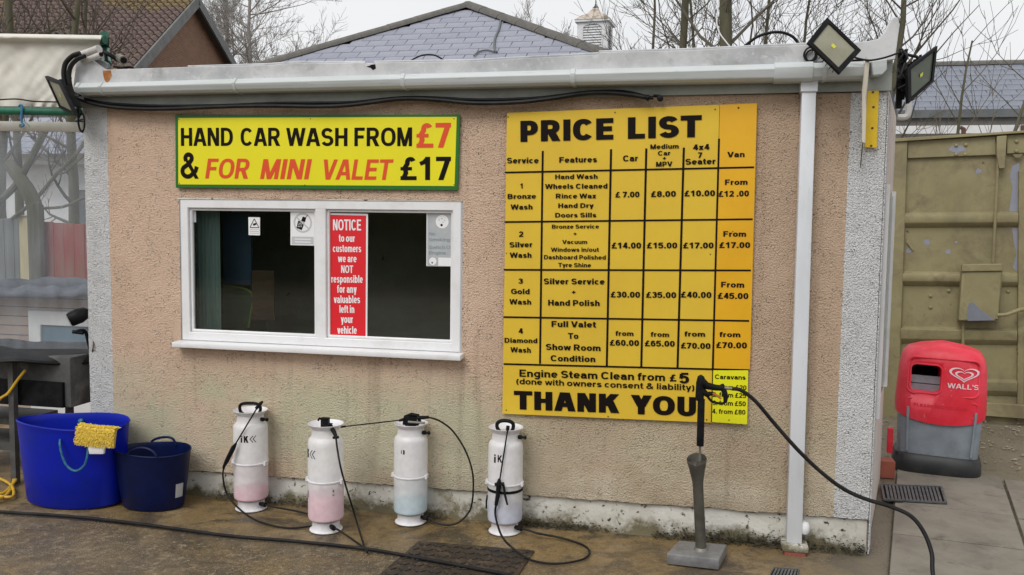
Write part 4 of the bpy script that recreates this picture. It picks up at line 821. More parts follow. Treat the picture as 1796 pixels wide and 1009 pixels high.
def valve(root, c, H, Rr):   # black pressure valve beside the neck
    z = H*.915; mb = MB(); ax = Matrix.Rotation(R(90), 3, 'Y'); mb.lathe([(.009, 0), (.011, .006), (.011, .018), (.006, .02), (.006, .03), (.010, .032), (.010, .038), (.005, .042)], c+V((Rr*.76, -.015, z)), 12, axis=ax); mb.build('pressure_valve', M['black'], root)
def outlet(root, c, H, Rr, ang=-25):
    z = H*.062; d = V((math.cos(R(ang)), math.sin(R(ang)), 0)); mb = MB(); mb.tube([c+d*(Rr*.70)+V((0, 0, z)), c+d*(Rr*.9)+V((0, 0, z)), c+d*(Rr*.9+.001)+V((0, 0, z)), c+d*(Rr*.9+.028)+V((0, 0, z))], [.010, .010, .013, .012], 10); mb.build('hose_outlet', M['black'], root); return c+d*(Rr*.9+.02)+V((0, 0, z))
def on_tank(root, s, c, Rr, z, ang, w, h, m='ink', v=.22, name='logo', off=.0012):
    def fn(u_, v_, k):
        a = R(-90)+R(ang)+u_/Rr-w/2/Rr; r = Rr+off+.00015*k; return c+V((math.cos(a)*r, math.sin(a)*r, z+v_))
    return text_mb(s, fn, w, h, v, .19).build(name, M[m], root, smooth=0)
def chevrons(root, c, Rr, z, ang0, h, off=.0012):
    mb = MB()
    for g_ in (0, .42):
        def pt(u_, v_): a = R(-90)+R(ang0)+(u_+g_)*h/Rr; return c+V((math.cos(a)*(Rr+off), math.sin(a)*(Rr+off), z+v_*h))
        mb.add([pt(.42, 1), pt(.56, 1), pt(.14, .5), pt(.56, 0), pt(.42, 0), pt(0, .5)], [(0, 5, 2, 1), (5, 4, 3, 2)])
    mb.build('logo_chevron', M['ink'], root, smooth=0)
def dhandle(root, pts, Y, r=.0085):
    p = smooth_path([P(x, y, Y) for x, y in pts], 5); mb = MB(); mb.tube(p, r, 8); mb.build('pump_handle', M['black'], root)
def hose(root, pts, r=.0048, name='hose', m='rubber', n=10):
    mb = MB(); mb.tube(smooth_path(pts, n), r, 10); return mb.build(name, M[m], root)
Pq = P
# first (left)
r1, c1, s1, H1, R1 = sprayer(441, 896, 728, 57, 0, 'pink', 'leftmost white pump sprayer with a little pale pink liquid and its lance across it', .20)
valve(r1, c1, H1, R1); o1 = outlet(r1, c1, H1, R1, -20)
Yh = c1.y-.02
dhandle(r1, [(431, 730), (422, 722), (421, 712), (428, 708), (448, 708), (456, 713), (456, 722), (450, 730), (441, 730)], Yh)
mb = MB(); Yl = c1.y-R1-.02
mb.tube([P(461, 704, Yh-.04), P(457, 708, Yh-.05), P(449, 717, Yh-.06)], [.005, .010, .009], 8); mb.tube([P(455, 709, Yh-.055), P(413, 779, Yl)], .0040, 8); mb.build('lance_tube', M['black'], r1)
mb = MB(); mb.tube([P(414, 778, Yl), P(409, 786, Yl), P(398, 808, Yl), P(393, 818, Yl), P(392, 823, Yl)], [.006, .013, .012, .008, .006], 10); mb.build('lance_grip', M['black'], r1)
hose(r1, [P(393, 820, Yl), P(391, 836, Yl), G(398, 866, .09), G(420, 893, .03), G(452, 914, .01), G(500, 926, .006), G(540, 924, .006), G(566, 918, .008), G(560, 908, .01), G(530, 899, .012), G(500, 893, .025), o1+V((.05, -.01, -.004)), o1])
on_tank(r1, 'i', c1, R1, H1*.705, -2, .009, .036, v=.3, name='logo'); on_tank(r1, 'K', c1, R1, H1*.705, 14, .024, .036, v=.30); chevrons(r1, c1, R1, H1*.705, 25, .036)
# second
r2, c2, s2, H2, R2 = sprayer(572, 934, 752, 60, 0, 'pink', 'white pump sprayer with the most pink liquid, second from the left', .335)
o2 = outlet(r2, c2, H2, R2, -45)
mb = MB(); Y2 = c2.y-.02
mb.tube([P(571, 752, Y2), P(569, 734, Y2)], [.014, .013], 10); mb.box(tuple(P(564, 752, Y2)-V((0, .012, 0))), tuple(P(577, 733, Y2)+V((0, .012, 0)))); mb.tube([P(566, 736, Y2), P(560, 734, Y2-.01), P(558, 738, Y2-.01)], [.006, .007, .006], 8)
mb.tube([P(578, 745, Y2-.01), P(586, 758, Y2-.05), P(590, 768, Y2-.07)], [.012, .011, .008], 10); mb.tube([P(572, 748, Y2-.03), P(583, 743, Y2-.04)], .004, 6); mb.tube([P(584, 768, Y2-.07), P(594, 767, Y2-.07)], .007, 8)
mb.build('pump_handle', M['black'], r2, bevel=.001)
hose(r2, [P(589, 765, Y2-.07), P(592, 790, Y2-.09), P(600, 830, Y2-.11), G(618, 890, .06), G(640, 962, .014), G(645, 965, .016)])
hose(r2, [o2, o2+V((.03, -.012, -.002)), G(622, 949, .008), G(640, 962, .010)])
on_tank(r2, 'iK', c2, R2, H2*.70, -52, .040, .042, v=.28); chevrons(r2, c2, R2, H2*.70, -36, .042)
for i in range(4): on_tank(r2, 'HIMNH', c2, R2, H2*(.375-.017*i), -53, .030, .0055, v=.3, name='small_print')
on_tank(r2, 'E', c2, R2, H2*.39, 48, .008, .012, v=.3, name='small_print'); on_tank(r2, 'LI', c2, R2, H2*.355, 48, .008, .010, v=.3, name='small_print')
# third
r3, c3, s3, H3, R3 = sprayer(720, 920, 751, 57, 0, 'cyan', 'white pump sprayer with turquoise liquid and black hose arching to its right', .225)
valve(r3, c3, H3, R3); o3 = outlet(r3, c3, H3, R3, -15); Y3 = c3.y-.01
mb = MB(); mb.tube([P(709, 745, Y3), P(711, 731, Y3), P(722, 727, Y3), P(733, 729, Y3), P(736, 738, Y3), P(731, 745, Y3)], .010, 8); mb.box(tuple(P(712, 746, Y3)-V((0, .015, 0))), tuple(P(731, 731, Y3)+V((0, .01, 0))))
mb.tube([P(732, 733, Y3-.01), P(752, 732, Y3-.01)], [.011, .008], 8); mb.build('pump_handle', M['black'], r3, bevel=.001)
mb = MB(); mb.tube([P(716, 740, Y3-.025), P(745, 742, Y3-.025)], .006, 8); mb.build('steel_trigger_bar', M['steel'], r3)
mb = MB(); mb.tube([P(704, 737, Y3-.01), P(598, 749, Y3-.02)], .0033, 8); mb.tube([P(708, 736, Y3-.01), P(700, 738, Y3-.01)], [.009, .006], 8); mb.tube([P(606, 748, Y3-.02), P(598, 749, Y3-.02)], .006, 8); mb.build('lance_tube', M['black'], r3)
hose(r3, [P(751, 732, Y3-.01), P(770, 738, Y3), P(793, 755, Y3), P(815, 788, Y3), P(828, 825, Y3), P(830, 860, Y3), P(825, 893, Y3), P(808, 914, Y3-.02), G(788, 921, .012), G(766, 918, .012), o3+V((.02, 0, -.002)), o3], .0046)
on_tank(r3, 'i', c3, R3, H3*.725, -14, .005, .018, v=.35); on_tank(r3, ')', c3, R3, H3*.725, -4, .007, .022, v=.4)
# fourth
r4, c4, s4, H4, R4 = sprayer(885, 937, 758, 59, 0, 'blueliq', 'rightmost white pump sprayer with pale blue liquid and a black strap round its middle', .245)
valve(r4, c4, H4, R4); o4 = outlet(r4, c4, H4, R4, -25); Y4 = c4.y-.01
dhandle(r4, [(879, 760), (872, 750), (873, 742), (881, 738), (893, 739), (900, 744), (899, 754), (893, 761), (879, 760)], Y4, .0095)
Yl = c4.y-R4-.02
mb = MB(); mb.tube([P(891, 747, Y4-.02), P(890, 757, Y4-.03)], .009, 8); mb.tube([P(891, 750, Y4-.075), P(876, 845, Yl)], .0038, 8); mb.build('lance_tube', M['black'], r4)
mb = MB(); mb.tube([P(876, 840, Yl), P(875, 848, Yl), P(873, 870, Yl), P(870, 886, Yl)], [.006, .013, .011, .009], 10); mb.tube([P(868, 850, Yl), P(884, 849, Yl)], .009, 8); mb.tube([P(883, 851, Yl), P(886, 870, Yl-.012), P(890, 886, Yl-.02)], [.006, .006, .005], 8); mb.build('trigger_grip', M['black'], r4)
mb = MB(); mb.lathe([(R4*1.0, H4*.40), (R4*1.03, H4*.402), (R4*1.03, H4*.425), (R4*1.0, H4*.427)], c4, 40); mb.tube([P(855, 868, c4.y-.01), P(853, 880, c4.y-.02), P(853, 892, c4.y-.02)], .005, 6); mb.build('strap', M['black'], r4)
hose(r4, [P(870, 885, Yl), P(869, 905, Yl), G(880, 940, .07), G(900, 962, .02), G(930, 982, .008), G(975, 989, .007), G(1020, 982, .006), G(1034, 970, .006), G(1024, 957, .006), G(985, 944, .010), G(945, 936, .022), o4+V((.03, -.01, 0)), o4], .0052)
on_tank(r4, 'i', c4, R4, H4*.69, -24, .011, .042, v=.34); on_tank(r4, 'K', c4, R4, H4*.70, -6, .024, .036, v=.24)

# ================================================================== LANCE STAND, LANCE, HOSES
ft = [G(1168, 973, .0), G(1262, 988, .0)]
bc = V((.025, -.19, 0)); st = empty('lance_stand', bc, 'grey steel stand with flared tube on a heavy square base', 'stand')
t_ = [G(1169, 971, .05), G(1261, 981, .05), G(1275, 955, .05), G(1191, 948, .05)]
cx_ = sum((q for q in t_), V())/4; mb = MB()
bb_ = [V((q.x, q.y, 0)) for q in t_]; mb.prism(bb_, (0, 0, .05)); mb.build('base_box', M['galv'], st, bevel=.004, seg=2)
tp = cx_+V((0, 0, .005)); Ys_ = cx_.y
top = P(1222, 806, Ys_); ta = V((P(1230, 950, Ys_).x, Ys_, .05)); tb_ = P(1224, 852, Ys_)
ax = (top-ta); s_ = depth(top)/FPX
def tubeprof(): return [(ta, 9.5), (tb_, 9.0), (P(1223.5, 842, Ys_), 9.5), (P(1222.5, 825, Ys_), 14), (top, 17.5)]
mb = MB(); Ls = ax.length; axm = ax.to_track_quat('Z', 'Y').to_matrix(); fr_ = lambda y: (950-y)/(950-806)*Ls
mb.lathe([(9.5*s_, 0), (9*s_, fr_(852)), (9.5*s_, fr_(842)), (13*s_, fr_(825)), (17.5*s_, Ls), (16.7*s_, Ls), (12*s_, fr_(825)), (8.4*s_, fr_(842)), (7.8*s_, fr_(860))], ta, 28, axis=axm)
for q_ in mb.v:
    t9 = max(0, (q_.z-top.z+.09)/.09); q_.z += (q_.y-Ys_)*.42*t9; mb.build('flared_tube', M['steel'], st)
mb = MB(); mb.tube([ta+V((0, 0, -.001)), ta+V((0, 0, .012))], [.034, .028], 16); mb.build('weld_collar', M['steel'], st)
ln = empty('pressure_lance', P(1229, 800, Ys_), 'black pressure washer gun and lance standing in the steel stand', 'pressure lance')
L = lambda x, y, d=0: P(x, y, Ys_+d)
mb = MB(); mb.tube([L(1230, 700), L(1228, 782)], .0165, 14); mb.build('insulated_tube', M['black'], ln)
mb = MB(); mb.tube([L(1228, 780), L(1227, 826)], .0055, 8); mb.build('steel_lance', M['steel'], ln)
mb = MB(); mb.tube([L(1228, 702), L(1227, 696), L(1228, 672), L(1230, 662), L(1232, 659)], [.017, .0195, .0185, .017, .009], 14); mb.tube([L(1230, 668), L(1240, 677), L(1255, 680), L(1268, 681)], [.018, .017, .014, .013], 12)
mb.tube([L(1230, 684), L(1240, 692), L(1252, 690)], [.017, .013, .008], 10); mb.build('gun_body', M['black'], ln)
mb = MB(); mb.tube([L(1266, 674), L(1269, 682), L(1273, 697), L(1272, 706)], [.008, .013, .012, .008], 10); mb.tube(smooth_path([L(1240, 694), L(1248, 704), L(1258, 707), L(1268, 708), L(1273, 703)], 5), .006, 8); mb.build('trigger_guard', M['black'], ln)
mb = MB(); mb.tube([L(1250, 690, -.005), L(1258, 694, -.005), L(1265, 700, -.005)], [.005, .006, .004], 8); mb.build('trigger', mat('orange_trigger', (.45, .12, .04), .5), ln)
mb = MB(); mb.tube([L(1264, 679), L(1272, 681), L(1273, 681), L(1286, 682)], [.010, .010, .008, .0075], 12); mb.build('brass_coupling', M['steel'], ln)
hz = empty('pressure_hose', P(1286, 682, Ys_), 'black hose running from the lance gun across the wall to the paving on the right', 'hose')
hp = [L(1284, 682), L(1300, 685), L(1325, 704), L(1360, 745), P(1400, 790, Ys_-.02), P(1440, 828, Ys_-.03), P(1480, 858, Ys_-.04), P(1520, 876, Ys_-.06), P(1560, 888, Ys_-.09), P(1597, 905, Ys_-.12), P(1620, 933, Ys_-.15), P(1634, 970, Ys_-.19), P(1636, 1006, Ys_-.24)]
hp.append(V((hp[-1].x+.0, hp[-1].y-.12, .008))); hp.append(hp[-1]+V((-.1, -.4, 0)))
hz_o = hose(hz, hp, .0088, 'hose_line', n=12)
gh = empty('ground_hose', G(0, 898), 'long black hose lying across the wet forecourt in the foreground', 'hose')
hpts = [G(-260, 880, .010), G(-120, 888, .010), G(0, 898, .010), G(120, 906, .010), G(250, 920, .010), G(400, 940, .010), G(520, 950, .010), G(640, 963, .010), G(735, 979, .012), G(830, 997, .012), G(900, 1012, .012), G(1000, 1050, .010), G(1100, 1110, .010)]
hose(gh, hpts, .0088, 'hose_line')

# ================================================================== COVERS, GRATES, MOSS, GRIT
cv = empty('access_cover', G(800, 980), 'rusty brown chequered metal cover in the forecourt, below the rightmost sprayers', 'access cover')
q = [G(738, 952, 0), G(930, 968, 0), G(900, 1012, 0), G(668, 1012, 0)]
q[3] = q[0]+(q[3]-q[0])*1.3; q[2] = q[1]+(q[2]-q[1])*1.8
mb = MB(); mb.prism([a+V((0, 0, -.012)) for a in q], (0, 0, .016)); mb.build('cover_plate', M['cast'], cv, bevel=.002)
cen = sum(q, V())/4
mb = MB()
for a, b in zip(q, q[1:]+q[:1]):
    a2, b2 = cen+(a-cen)*1.06, cen+(b-cen)*1.06; mb.prism([a+V((0, 0, -.01)), b+V((0, 0, -.01)), b2+V((0, 0, -.01)), a2+V((0, 0, -.01))], (0, 0, .012))
mb.build('cover_frame', M['cast'], cv, smooth=0)
stud = MB(); stud.prism([(-.014, -.004, 0), (.014, -.004, 0), (.016, .005, 0), (-.016, .005, 0)], (0, 0, .004)); sm = mesh_of(stud, 'tread_bar', M['cast'], .001)
for i in range(16):
    for j in range(9):
        u_, v_ = (i+.5)/16, (j+.5)/9; p = (q[0]*(1-u_)+q[1]*u_)*(1-v_)+(q[3]*(1-u_)+q[2]*u_)*v_; piece('tread_bar', sm, cv, p+V((0, 0, .005)), (0, 0, R(45 if (i+j) % 2 else -45)))
def grate(name, qd, nb, label, z=.012):
    g = empty(name, qd[0], label, 'drain grate'); cen = sum(qd, V())/4; mb = MB()
    for a, b in zip(qd, qd[1:]+qd[:1]):
        a2, b2 = cen+(a-cen)*.93, cen+(b-cen)*.93; Z = V((0, 0, z-.01)); mb.prism([a+Z, b+Z, b2+Z, a2+Z], (0, 0, .014))
    mb.build('frame', M['drain'], g, smooth=0)
    mb = MB(); mb.prism([x+V((0, 0, z-.012)) for x in qd], (0, 0, .008)); mb.build('pit', M['ink'], g, smooth=0)
    for i in range(nb):
        t = (i+.5)/nb*.88+.06; a = qd[0]*(1-t)+qd[1]*t; b = qd[3]*(1-t)+qd[2]*t; w = (qd[1]-qd[0])*(.28/nb); Z = V((0, 0, z-.006)); mb = MB()
        a, b = a+(b-a)*.06, b-(b-a)*.06; mb.prism([a-w+Z, a+w+Z, b+w+Z, b-w+Z], (0, 0, .008)); mb.build('bar', M['drain'], g, smooth=0)
    return g
qa = [G(1544, 853, .01), G(1652, 857, .01), G(1661, 886, .01), G(1549, 880, .01)]
grate('drain_grate', qa, 15, 'black rectangular boot grating set in the paving beside the bin')
qb = [G(1357, 996, 0), G(1402, 999, 0), G(1396, 1020, 0), G(1346, 1017, 0)]
grate('drain_grate', qb, 7, 'small grey gully grate at the bottom edge below the downpipe', 0.0)
# moss and dirt along the foot of the wall, grit on the ground
random.seed(11); mo = MB()
ico = [(0, 0, 1), (.9, 0, .3), (.28, .85, .3), (-.73, .53, .3), (-.73, -.53, .3), (.28, -.85, .3), (0, 0, -.4)]
icf = [(0, 1, 2), (0, 2, 3), (0, 3, 4), (0, 4, 5), (0, 5, 1), (6, 2, 1), (6, 3, 2), (6, 4, 3), (6, 5, 4), (6, 1, 5)]
def clod(mb, p, s, fl=.6):
    a = random.uniform(0, 6.3); k = [random.uniform(.6, 1.3) for _ in ico]; mb.add([V(p)+V(((x*math.cos(a)-y*math.sin(a))*s*k[i], (x*math.sin(a)+y*math.cos(a))*s*k[i], z*s*fl*k[i])) for i, (x, y, z) in enumerate(ico)], icf)
for _ in range(5200):
    x = random.uniform(-2.6, .8); dens = noise.noise(V((x*2.2, 5, 0)))+(.45 if x > -.2 else .05)
    if dens < random.uniform(-.1, .55): continue
    hgt = abs(random.gauss(0, .022)) if x < -.1 else abs(random.gauss(0, .03)); clod(mo, (x, .010-random.random()*.022 if hgt > .012 else random.uniform(-.03, .012), hgt*.8), random.uniform(.003, .009))
tag(mo.build('wall_foot_moss', M['moss'], None), 'dark moss and dirt growing along the foot of the kiosk wall', 'moss', kind='stuff')
gm = mat('pale_grit', (.36, .30, .22), .9, (.16, .12, .08), 60); gr = MB()
for _ in range(15000):
    x, y = random.uniform(-3.6, 1.0), random.uniform(-.95, .0); dens = noise.noise(V((x*2.5, y*4, 9)))*.9+(.45 if -2.2 < x < -.9 and y < -.4 else .22 if y < -.5 else -.12)
    if dens < random.random()*.6: continue
    clod(gr, (x, y, -.001), random.uniform(.0012, .0036), .7)
for _ in range(2400):
    x, y = random.uniform(1.1, 4), random.uniform(1.7, 3.6); 
    if random.random() > .25+.7*(noise.noise(V((x*3, y*3, 2)))+.3): continue
    clod(gr, (x, y, 0), random.uniform(.004, .016), .7)
tag(gr.build('loose_grit', gm, None), 'loose grit and small stones scattered over the forecourt', 'grit', kind='stuff')

# ================================================================== BIN
bnc = V((1.515, 1.68, 0)); bn = empty('litter_bin', bnc, 'red and grey litter bin with a white heart logo and black base', 'litter bin')
BR = Matrix.Rotation(R(-10), 4, 'Z') @ Matrix.Rotation(R(1.2), 4, 'Y')
bs = depth(bnc)/FPX; 
def loft(secs, n=64, pw=4.0, capb=True):
    mb = MB(); vs = []
    for (hw, hd, z, cz) in secs:
        for i in range(n):
            a = 2*math.pi*i/n; c_, s_ = math.cos(a), math.sin(a); x = hw*math.copysign(abs(c_)**(2/pw), c_); y = hd*math.copysign(abs(s_)**(2/pw), s_)
            zz = (z+cz*(1-(x/max(hw, .001))**2))*.905
            vs.append(bnc+(BR @ V((x, y, zz))))
    L_ = len(secs); mb.add(vs, [(j*n+i, j*n+(i+1) % n, (j+1)*n+(i+1) % n, (j+1)*n+i) for j in range(L_-1) for i in range(n)]+[tuple(range(n))[::-1], tuple((L_-1)*n+i for i in range(n))]); return mb
W_ = 70*bs; D_ = .19
ZS = .905
bt = loft([(W_*.97, D_*1.04, 0, 0), (W_*1.0, D_*1.08, .02, 0), (W_*1.0, D_*1.07, .08, 0), (W_*.96, D_*1.0, .125, 0), (W_*.90, D_*.95, .135, 0)]); bt.build('base', M['binblack'], bn)
by = loft([(W_*.90, D_*.90, .12, 0), (W_*.94, D_*.97, .40, 0), (W_*.955, D_*.98, .48, 0)], pw=5); by.build('body', M['bingrey'], bn, bevel=0)
mb = MB()
for sx in (-1, 1): mb.tube([bnc+BR @ V((sx*W_*.70, -D_*.955, .14)), bnc+BR @ V((sx*W_*.74, -D_*1.0, .42))], .008, 6)
mb.build('body_rib', M['bingrey'], bn)
HT = .90
hd = loft([(W_*.955, D_*.99, .405, -.045), (W_*1.0, D_*1.06, .41, -.05), (W_*1.02, D_*1.08, .45, -.035), (W_*1.0, D_*1.05, .60, 0), (W_*.975, D_*1.03, .72, 0), (W_*.94, D_*.99, .79, .004), (W_*.89, D_*.92, .83, .008), (W_*.80, D_*.80, .862, .014), (W_*.62, D_*.62, .880, .018), (W_*.3, D_*.3, .89, .022), (.002, .002, .892, .023)], pw=3.6)
hood = hd.build('hood', M['binred'], bn)
# opening cut through the front of the hood
def rr(x0, x1, z0, z1, r, y, n=6):
    o = []
    for cx, cz, a0 in ((x1-r, z1-r, 0), (x0+r, z1-r, 90), (x0+r, z0+r, 180), (x1-r, z0+r, 270)):
        for i in range(n+1): a = R(a0+90*i/n); o.append((cx+r*math.cos(a), y, cz+r*math.sin(a)))
    return o
def bp(pts): return [bnc+BR @ V((p[0], p[1], p[2]*.905)) for p in pts]
ox0, ox1, oz0, oz1 = -W_*.72, -W_*.06, .575, .765
cut = MB(); cut.prism(bp(rr(ox0, ox1, oz0, oz1, .035, -.4)), BR.to_3x3() @ V((0, .50, 0))); co_ = cut.build('cutter', M['binred'], None); co_.location = -bnc
for o_ in (hood, co_):
    b_ = bmesh.new(); b_.from_mesh(o_.data); bmesh.ops.recalc_face_normals(b_, faces=b_.faces); b_.to_mesh(o_.data); b_.free()
bm = hood.modifiers.new('b', 'BOOLEAN'); bm.operation = 'DIFFERENCE'; bm.solver = 'EXACT'; bm.object = co_
hood.parent = None; hood.location = V((0, 0, 0)); bpy.context.view_layer.update()
dg_ = bpy.context.evaluated_depsgraph_get(); nm = bpy.data.meshes.new_from_object(hood.evaluated_get(dg_)); hood.modifiers.clear(); hood.data = nm; hood.parent = bn
bpy.data.objects.remove(co_)
fy = lambda z: -D_*1.08 if z < .6 else -D_*(1.05-(z-.6)*.2)
mb = MB(); mb.box((-.0, 0, 0), (.0, 0, 0)) if 0 else None
mb.prism(bp([(ox0-.01, -.13, oz0-.03), (ox1+.01, -.13, oz0-.03), (ox1+.01, -.13, oz0+.105), (ox0-.01, -.13, oz0+.105)]), BR.to_3x3() @ V((0, .01, 0))); mb.build('inner_liner', M['bingrey'], bn, smooth=0)
mb = MB(); mb.prism(bp([(ox0-.0, -.132, oz0+.048), (ox1+.0, -.132, oz0+.048), (ox1+.0, -.132, oz0+.052), (ox0-.0, -.132, oz0+.052)]), BR.to_3x3() @ V((0, .001, 0))); mb.build('liner_seam', M['ink'], bn, smooth=0)
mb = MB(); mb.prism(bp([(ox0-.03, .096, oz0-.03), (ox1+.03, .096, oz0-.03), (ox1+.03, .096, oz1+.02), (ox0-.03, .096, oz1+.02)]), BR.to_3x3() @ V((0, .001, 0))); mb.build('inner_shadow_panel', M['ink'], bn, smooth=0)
def ring_on(x0, x1, z0, z1, r, rad, name, m):
    pts = rr(x0, x1, z0, z1, r, 0, 6); pts.append(pts[0]); q = []
    for x, _, z in pts:
        k = 1.05-(max(z, .6)-.6)*.17 if z >= .6 else 1.065+.0*(z); yy = -D_*k*(max(1-abs(x/(W_*1.0))**3.6, 0)**(1/3.6)); q.append((x, yy+.001, z))
    mb = MB(); mb.tube(bp(q), rad, 8, cap=False); mb.build(name, m, bn)
ring_on(-W_*.78, W_*.76, .565, .815, .04, .0075, 'panel_rim', M['binred'])
ring_on(ox0-.004, ox1+.004, oz0-.004, oz1+.004, .038, .006, 'opening_rim', M['binred'])
ring_on(-W_*.78, W_*.76, .425, .525, .02, .0065, 'lower_panel_rim', M['binred'])
fyv = -D_*1.045
def btext(s, x0, x1, z, h, m, v, y, name):
    a = bnc+BR @ V((x0, y, z)); dx = (BR.to_3x3() @ V((1, 0, 0))); dz = BR.to_3x3() @ V((0, 0, 1)); dy = BR.to_3x3() @ V((0, 1, 0))
    def fn(u_, v_, k):
        X = x0+u_; Zz = z+v_; kk = 1.05-(Zz-.6)*.17 if Zz > .6 else 1.068; yy = -D_*kk*(max(1-abs(X/W_)**3.6, 0)**(1/3.6)); return bnc+BR @ V((X, yy+y-.0002*k, Zz*.905))
    return text_mb(s, fn, x1-x0, h, v, .17).build(name, m, bn, smooth=0)
btext("WALL'S", .022, .195, .622, .034, M['binink'], .2, -.004, 'lettering')
btext('PLEASE RECYCLE ME', -.16, .14, .475, .020, mat('embossed_red', (.64, .017, .04), .5), .2, -.003, 'embossed_text')
# heart logo: nested heart outlines
def heart(t, s, cx, cz):
    x = 16*math.sin(t)**3; z = 13*math.cos(t)-5*math.cos(2*t)-2*math.cos(3*t)-math.cos(4*t); return cx+x/16*s*1.22, cz+(z+2.5)/16*s*.80
for s, w_, cz in ((.070, .17, .715), (.043, .26, .711)):
    n = 40; mb = MB(); o = []; i_ = []
    for k in range(n):
        t = 2*math.pi*k/n
        for lst, sc2 in ((o, 1), (i_, 1-w_)):
            x, z = heart(t, s*sc2, .110, cz+(0 if sc2 == 1 else .001)); kk = 1.05-(z-.6)*.17; yy = -D_*kk*(max(1-abs(x/W_)**3.6, 0)**(1/3.6)); lst.append((x, yy-.004, z))
    mb.add(bp(o)+bp(i_), [(k, (k+1) % n, n+(k+1) % n, n+k) for k in range(n)]); mb.build('heart_logo', M['binink'], bn, smooth=0)
# brick and striped strip beside the bin
bk_ = G(1554, 838, 0); tr_ = empty('brick', bk_); bpy.data.objects.remove(tr_)
mb = MB(); p = G(1553, 838, 0); mb.box((p.x-.09, p.y-.02, 0), (p.x+.05, p.y+.08, .11)); tag(mb.build('air_brick', M['brickp'], None, bevel=.004), 'red perforated brick wedged between the kiosk corner and the litter bin', 'brick')
mb = MB(); p = P(1561, 790, 1.62); mb.box((p.x-.02, 1.60, .10), (p.x+.012, 1.63, .26)); tag(mb.build('red_strip', M['binred'], None, bevel=.002), 'narrow red plastic strip standing behind the left side of the bin', 'strip')
# ================================================================== LIGHTS, CAMERAS, CABLES
def floodlight(quad, Yc, thick, inset, label, normal_tilt=None, ys=None, mlens='lens'):
    """quad: four photo corners of the face, each on its own depth plane"""
    ys = ys or [Yc]*4; q = [P(x, y, yy) for (x, y), yy in zip(quad, ys)]; cen = sum(q, V())/4
    nrm = (q[1]-q[0]).cross(q[3]-q[0]).normalized()
    if nrm.dot(CAM-cen) < 0: nrm = -nrm
    root = empty('floodlight', cen, label, 'floodlight')
    inn = [cen+(a-cen)*inset for a in q]
    mb = MB(); b = [a-nrm*thick*.35 for a in q]; mb.add(q+inn+b, [(i, (i+1) % 4, 4+(i+1) % 4, 4+i) for i in range(4)]+[(i, 8+i, 8+(i+1) % 4, (i+1) % 4) for i in range(4)]); bk2 = [cen+(a-cen)*.92-nrm*thick*.36 for a in q]; 
    mb.add(b+bk2, [(i, 4+i, 4+(i+1) % 4, (i+1) % 4) for i in range(4)]+[(7, 6, 5, 4)]); mb.build('face_frame', M['black'], root, bevel=.0015)
    mb = MB(); i2 = [a-nrm*.006 for a in inn]; mb.add(i2, [(0, 1, 2, 3)]); ln_ = mb.build('lens', M[mlens], root, smooth=0)
    mb = MB(); d = [cen+(a-cen)*.10-nrm*.004 for a in q]; mb.add(d, [(0, 1, 2, 3)]); mb.build('led_chip', M['led'], root, smooth=0)
    mb = MB(); bb2 = [cen+(a-cen)*.62-nrm*thick*.36 for a in q]; mb.prism(bb2, -nrm*thick*.65)
    ex = (q[1]-q[0]).normalized(); ey = (q[3]-q[0]).normalized(); w = (q[1]-q[0]).length*.6
    for k in range(7):
        o = cen-nrm*thick-ex*w/2+ex*(w*k/6); mb.prism([o-ey*w*.5, o-ey*w*.5+ex*.003, o+ey*w*.5+ex*.003, o+ey*w*.5], -nrm*.014)
    mb.build('heat_sink', M['black'], root, smooth=0)
    return root, cen, nrm
fl, cen, nr = floodlight([(1451, 30), (1511, 88), (1473, 129), (1416, 74)], -.30, .04, .78, 'square black floodlight tilted like a diamond above the gutter, front right', ys=[-.22, -.25, -.32, -.29])
mb = MB(); mb.tube([cen-nr*.03+V((-.03, 0, 0)), V((cen.x-.03, -.08, cen.z+.01))], .007, 6); mb.tube([cen-nr*.03+V((.03, 0, 0)), V((cen.x+.03, -.08, cen.z+.01))], .007, 6); mb.build('bracket', M['black'], fl)
fl2, cen2, nr2 = floodlight([(1593, 120), (1645, 80), (1638, 143), (1594, 182)], 0, .05, .80, 'black floodlight pointing right, on the side of the kiosk corner', ys=[.02, .16, .15, .01], mlens='lens_d')
mb = MB(); mb.tube([P(1590, 96, .12), P(1608, 100, .12), P(1618, 108, .1)], .008, 6); mb.tube([P(1582, 160, .1), P(1600, 158, .08)], .009, 6); mb.box(tuple(P(1572, 190, .1)), tuple(P(1584, 92, .13))); mb.build('bracket', M['black'], fl2, bevel=.002)
fl3, cen3, nr3 = floodlight([(78, 134), (103, 144), (132, 204), (104, 190)], 0, .05, .80, 'black floodlight seen almost edge on at the kiosk top left corner', ys=[-.06, -.20, -.20, -.06])
mb = MB(); mb.tube([P(100, 143, -.02), P(118, 138, -.02), P(125, 137, -.02)], .006, 6); mb.tube([P(112, 160, 0), P(128, 172, 0), P(134, 180, .02)], .011, 6); mb.build('bracket', M['black'], fl3)
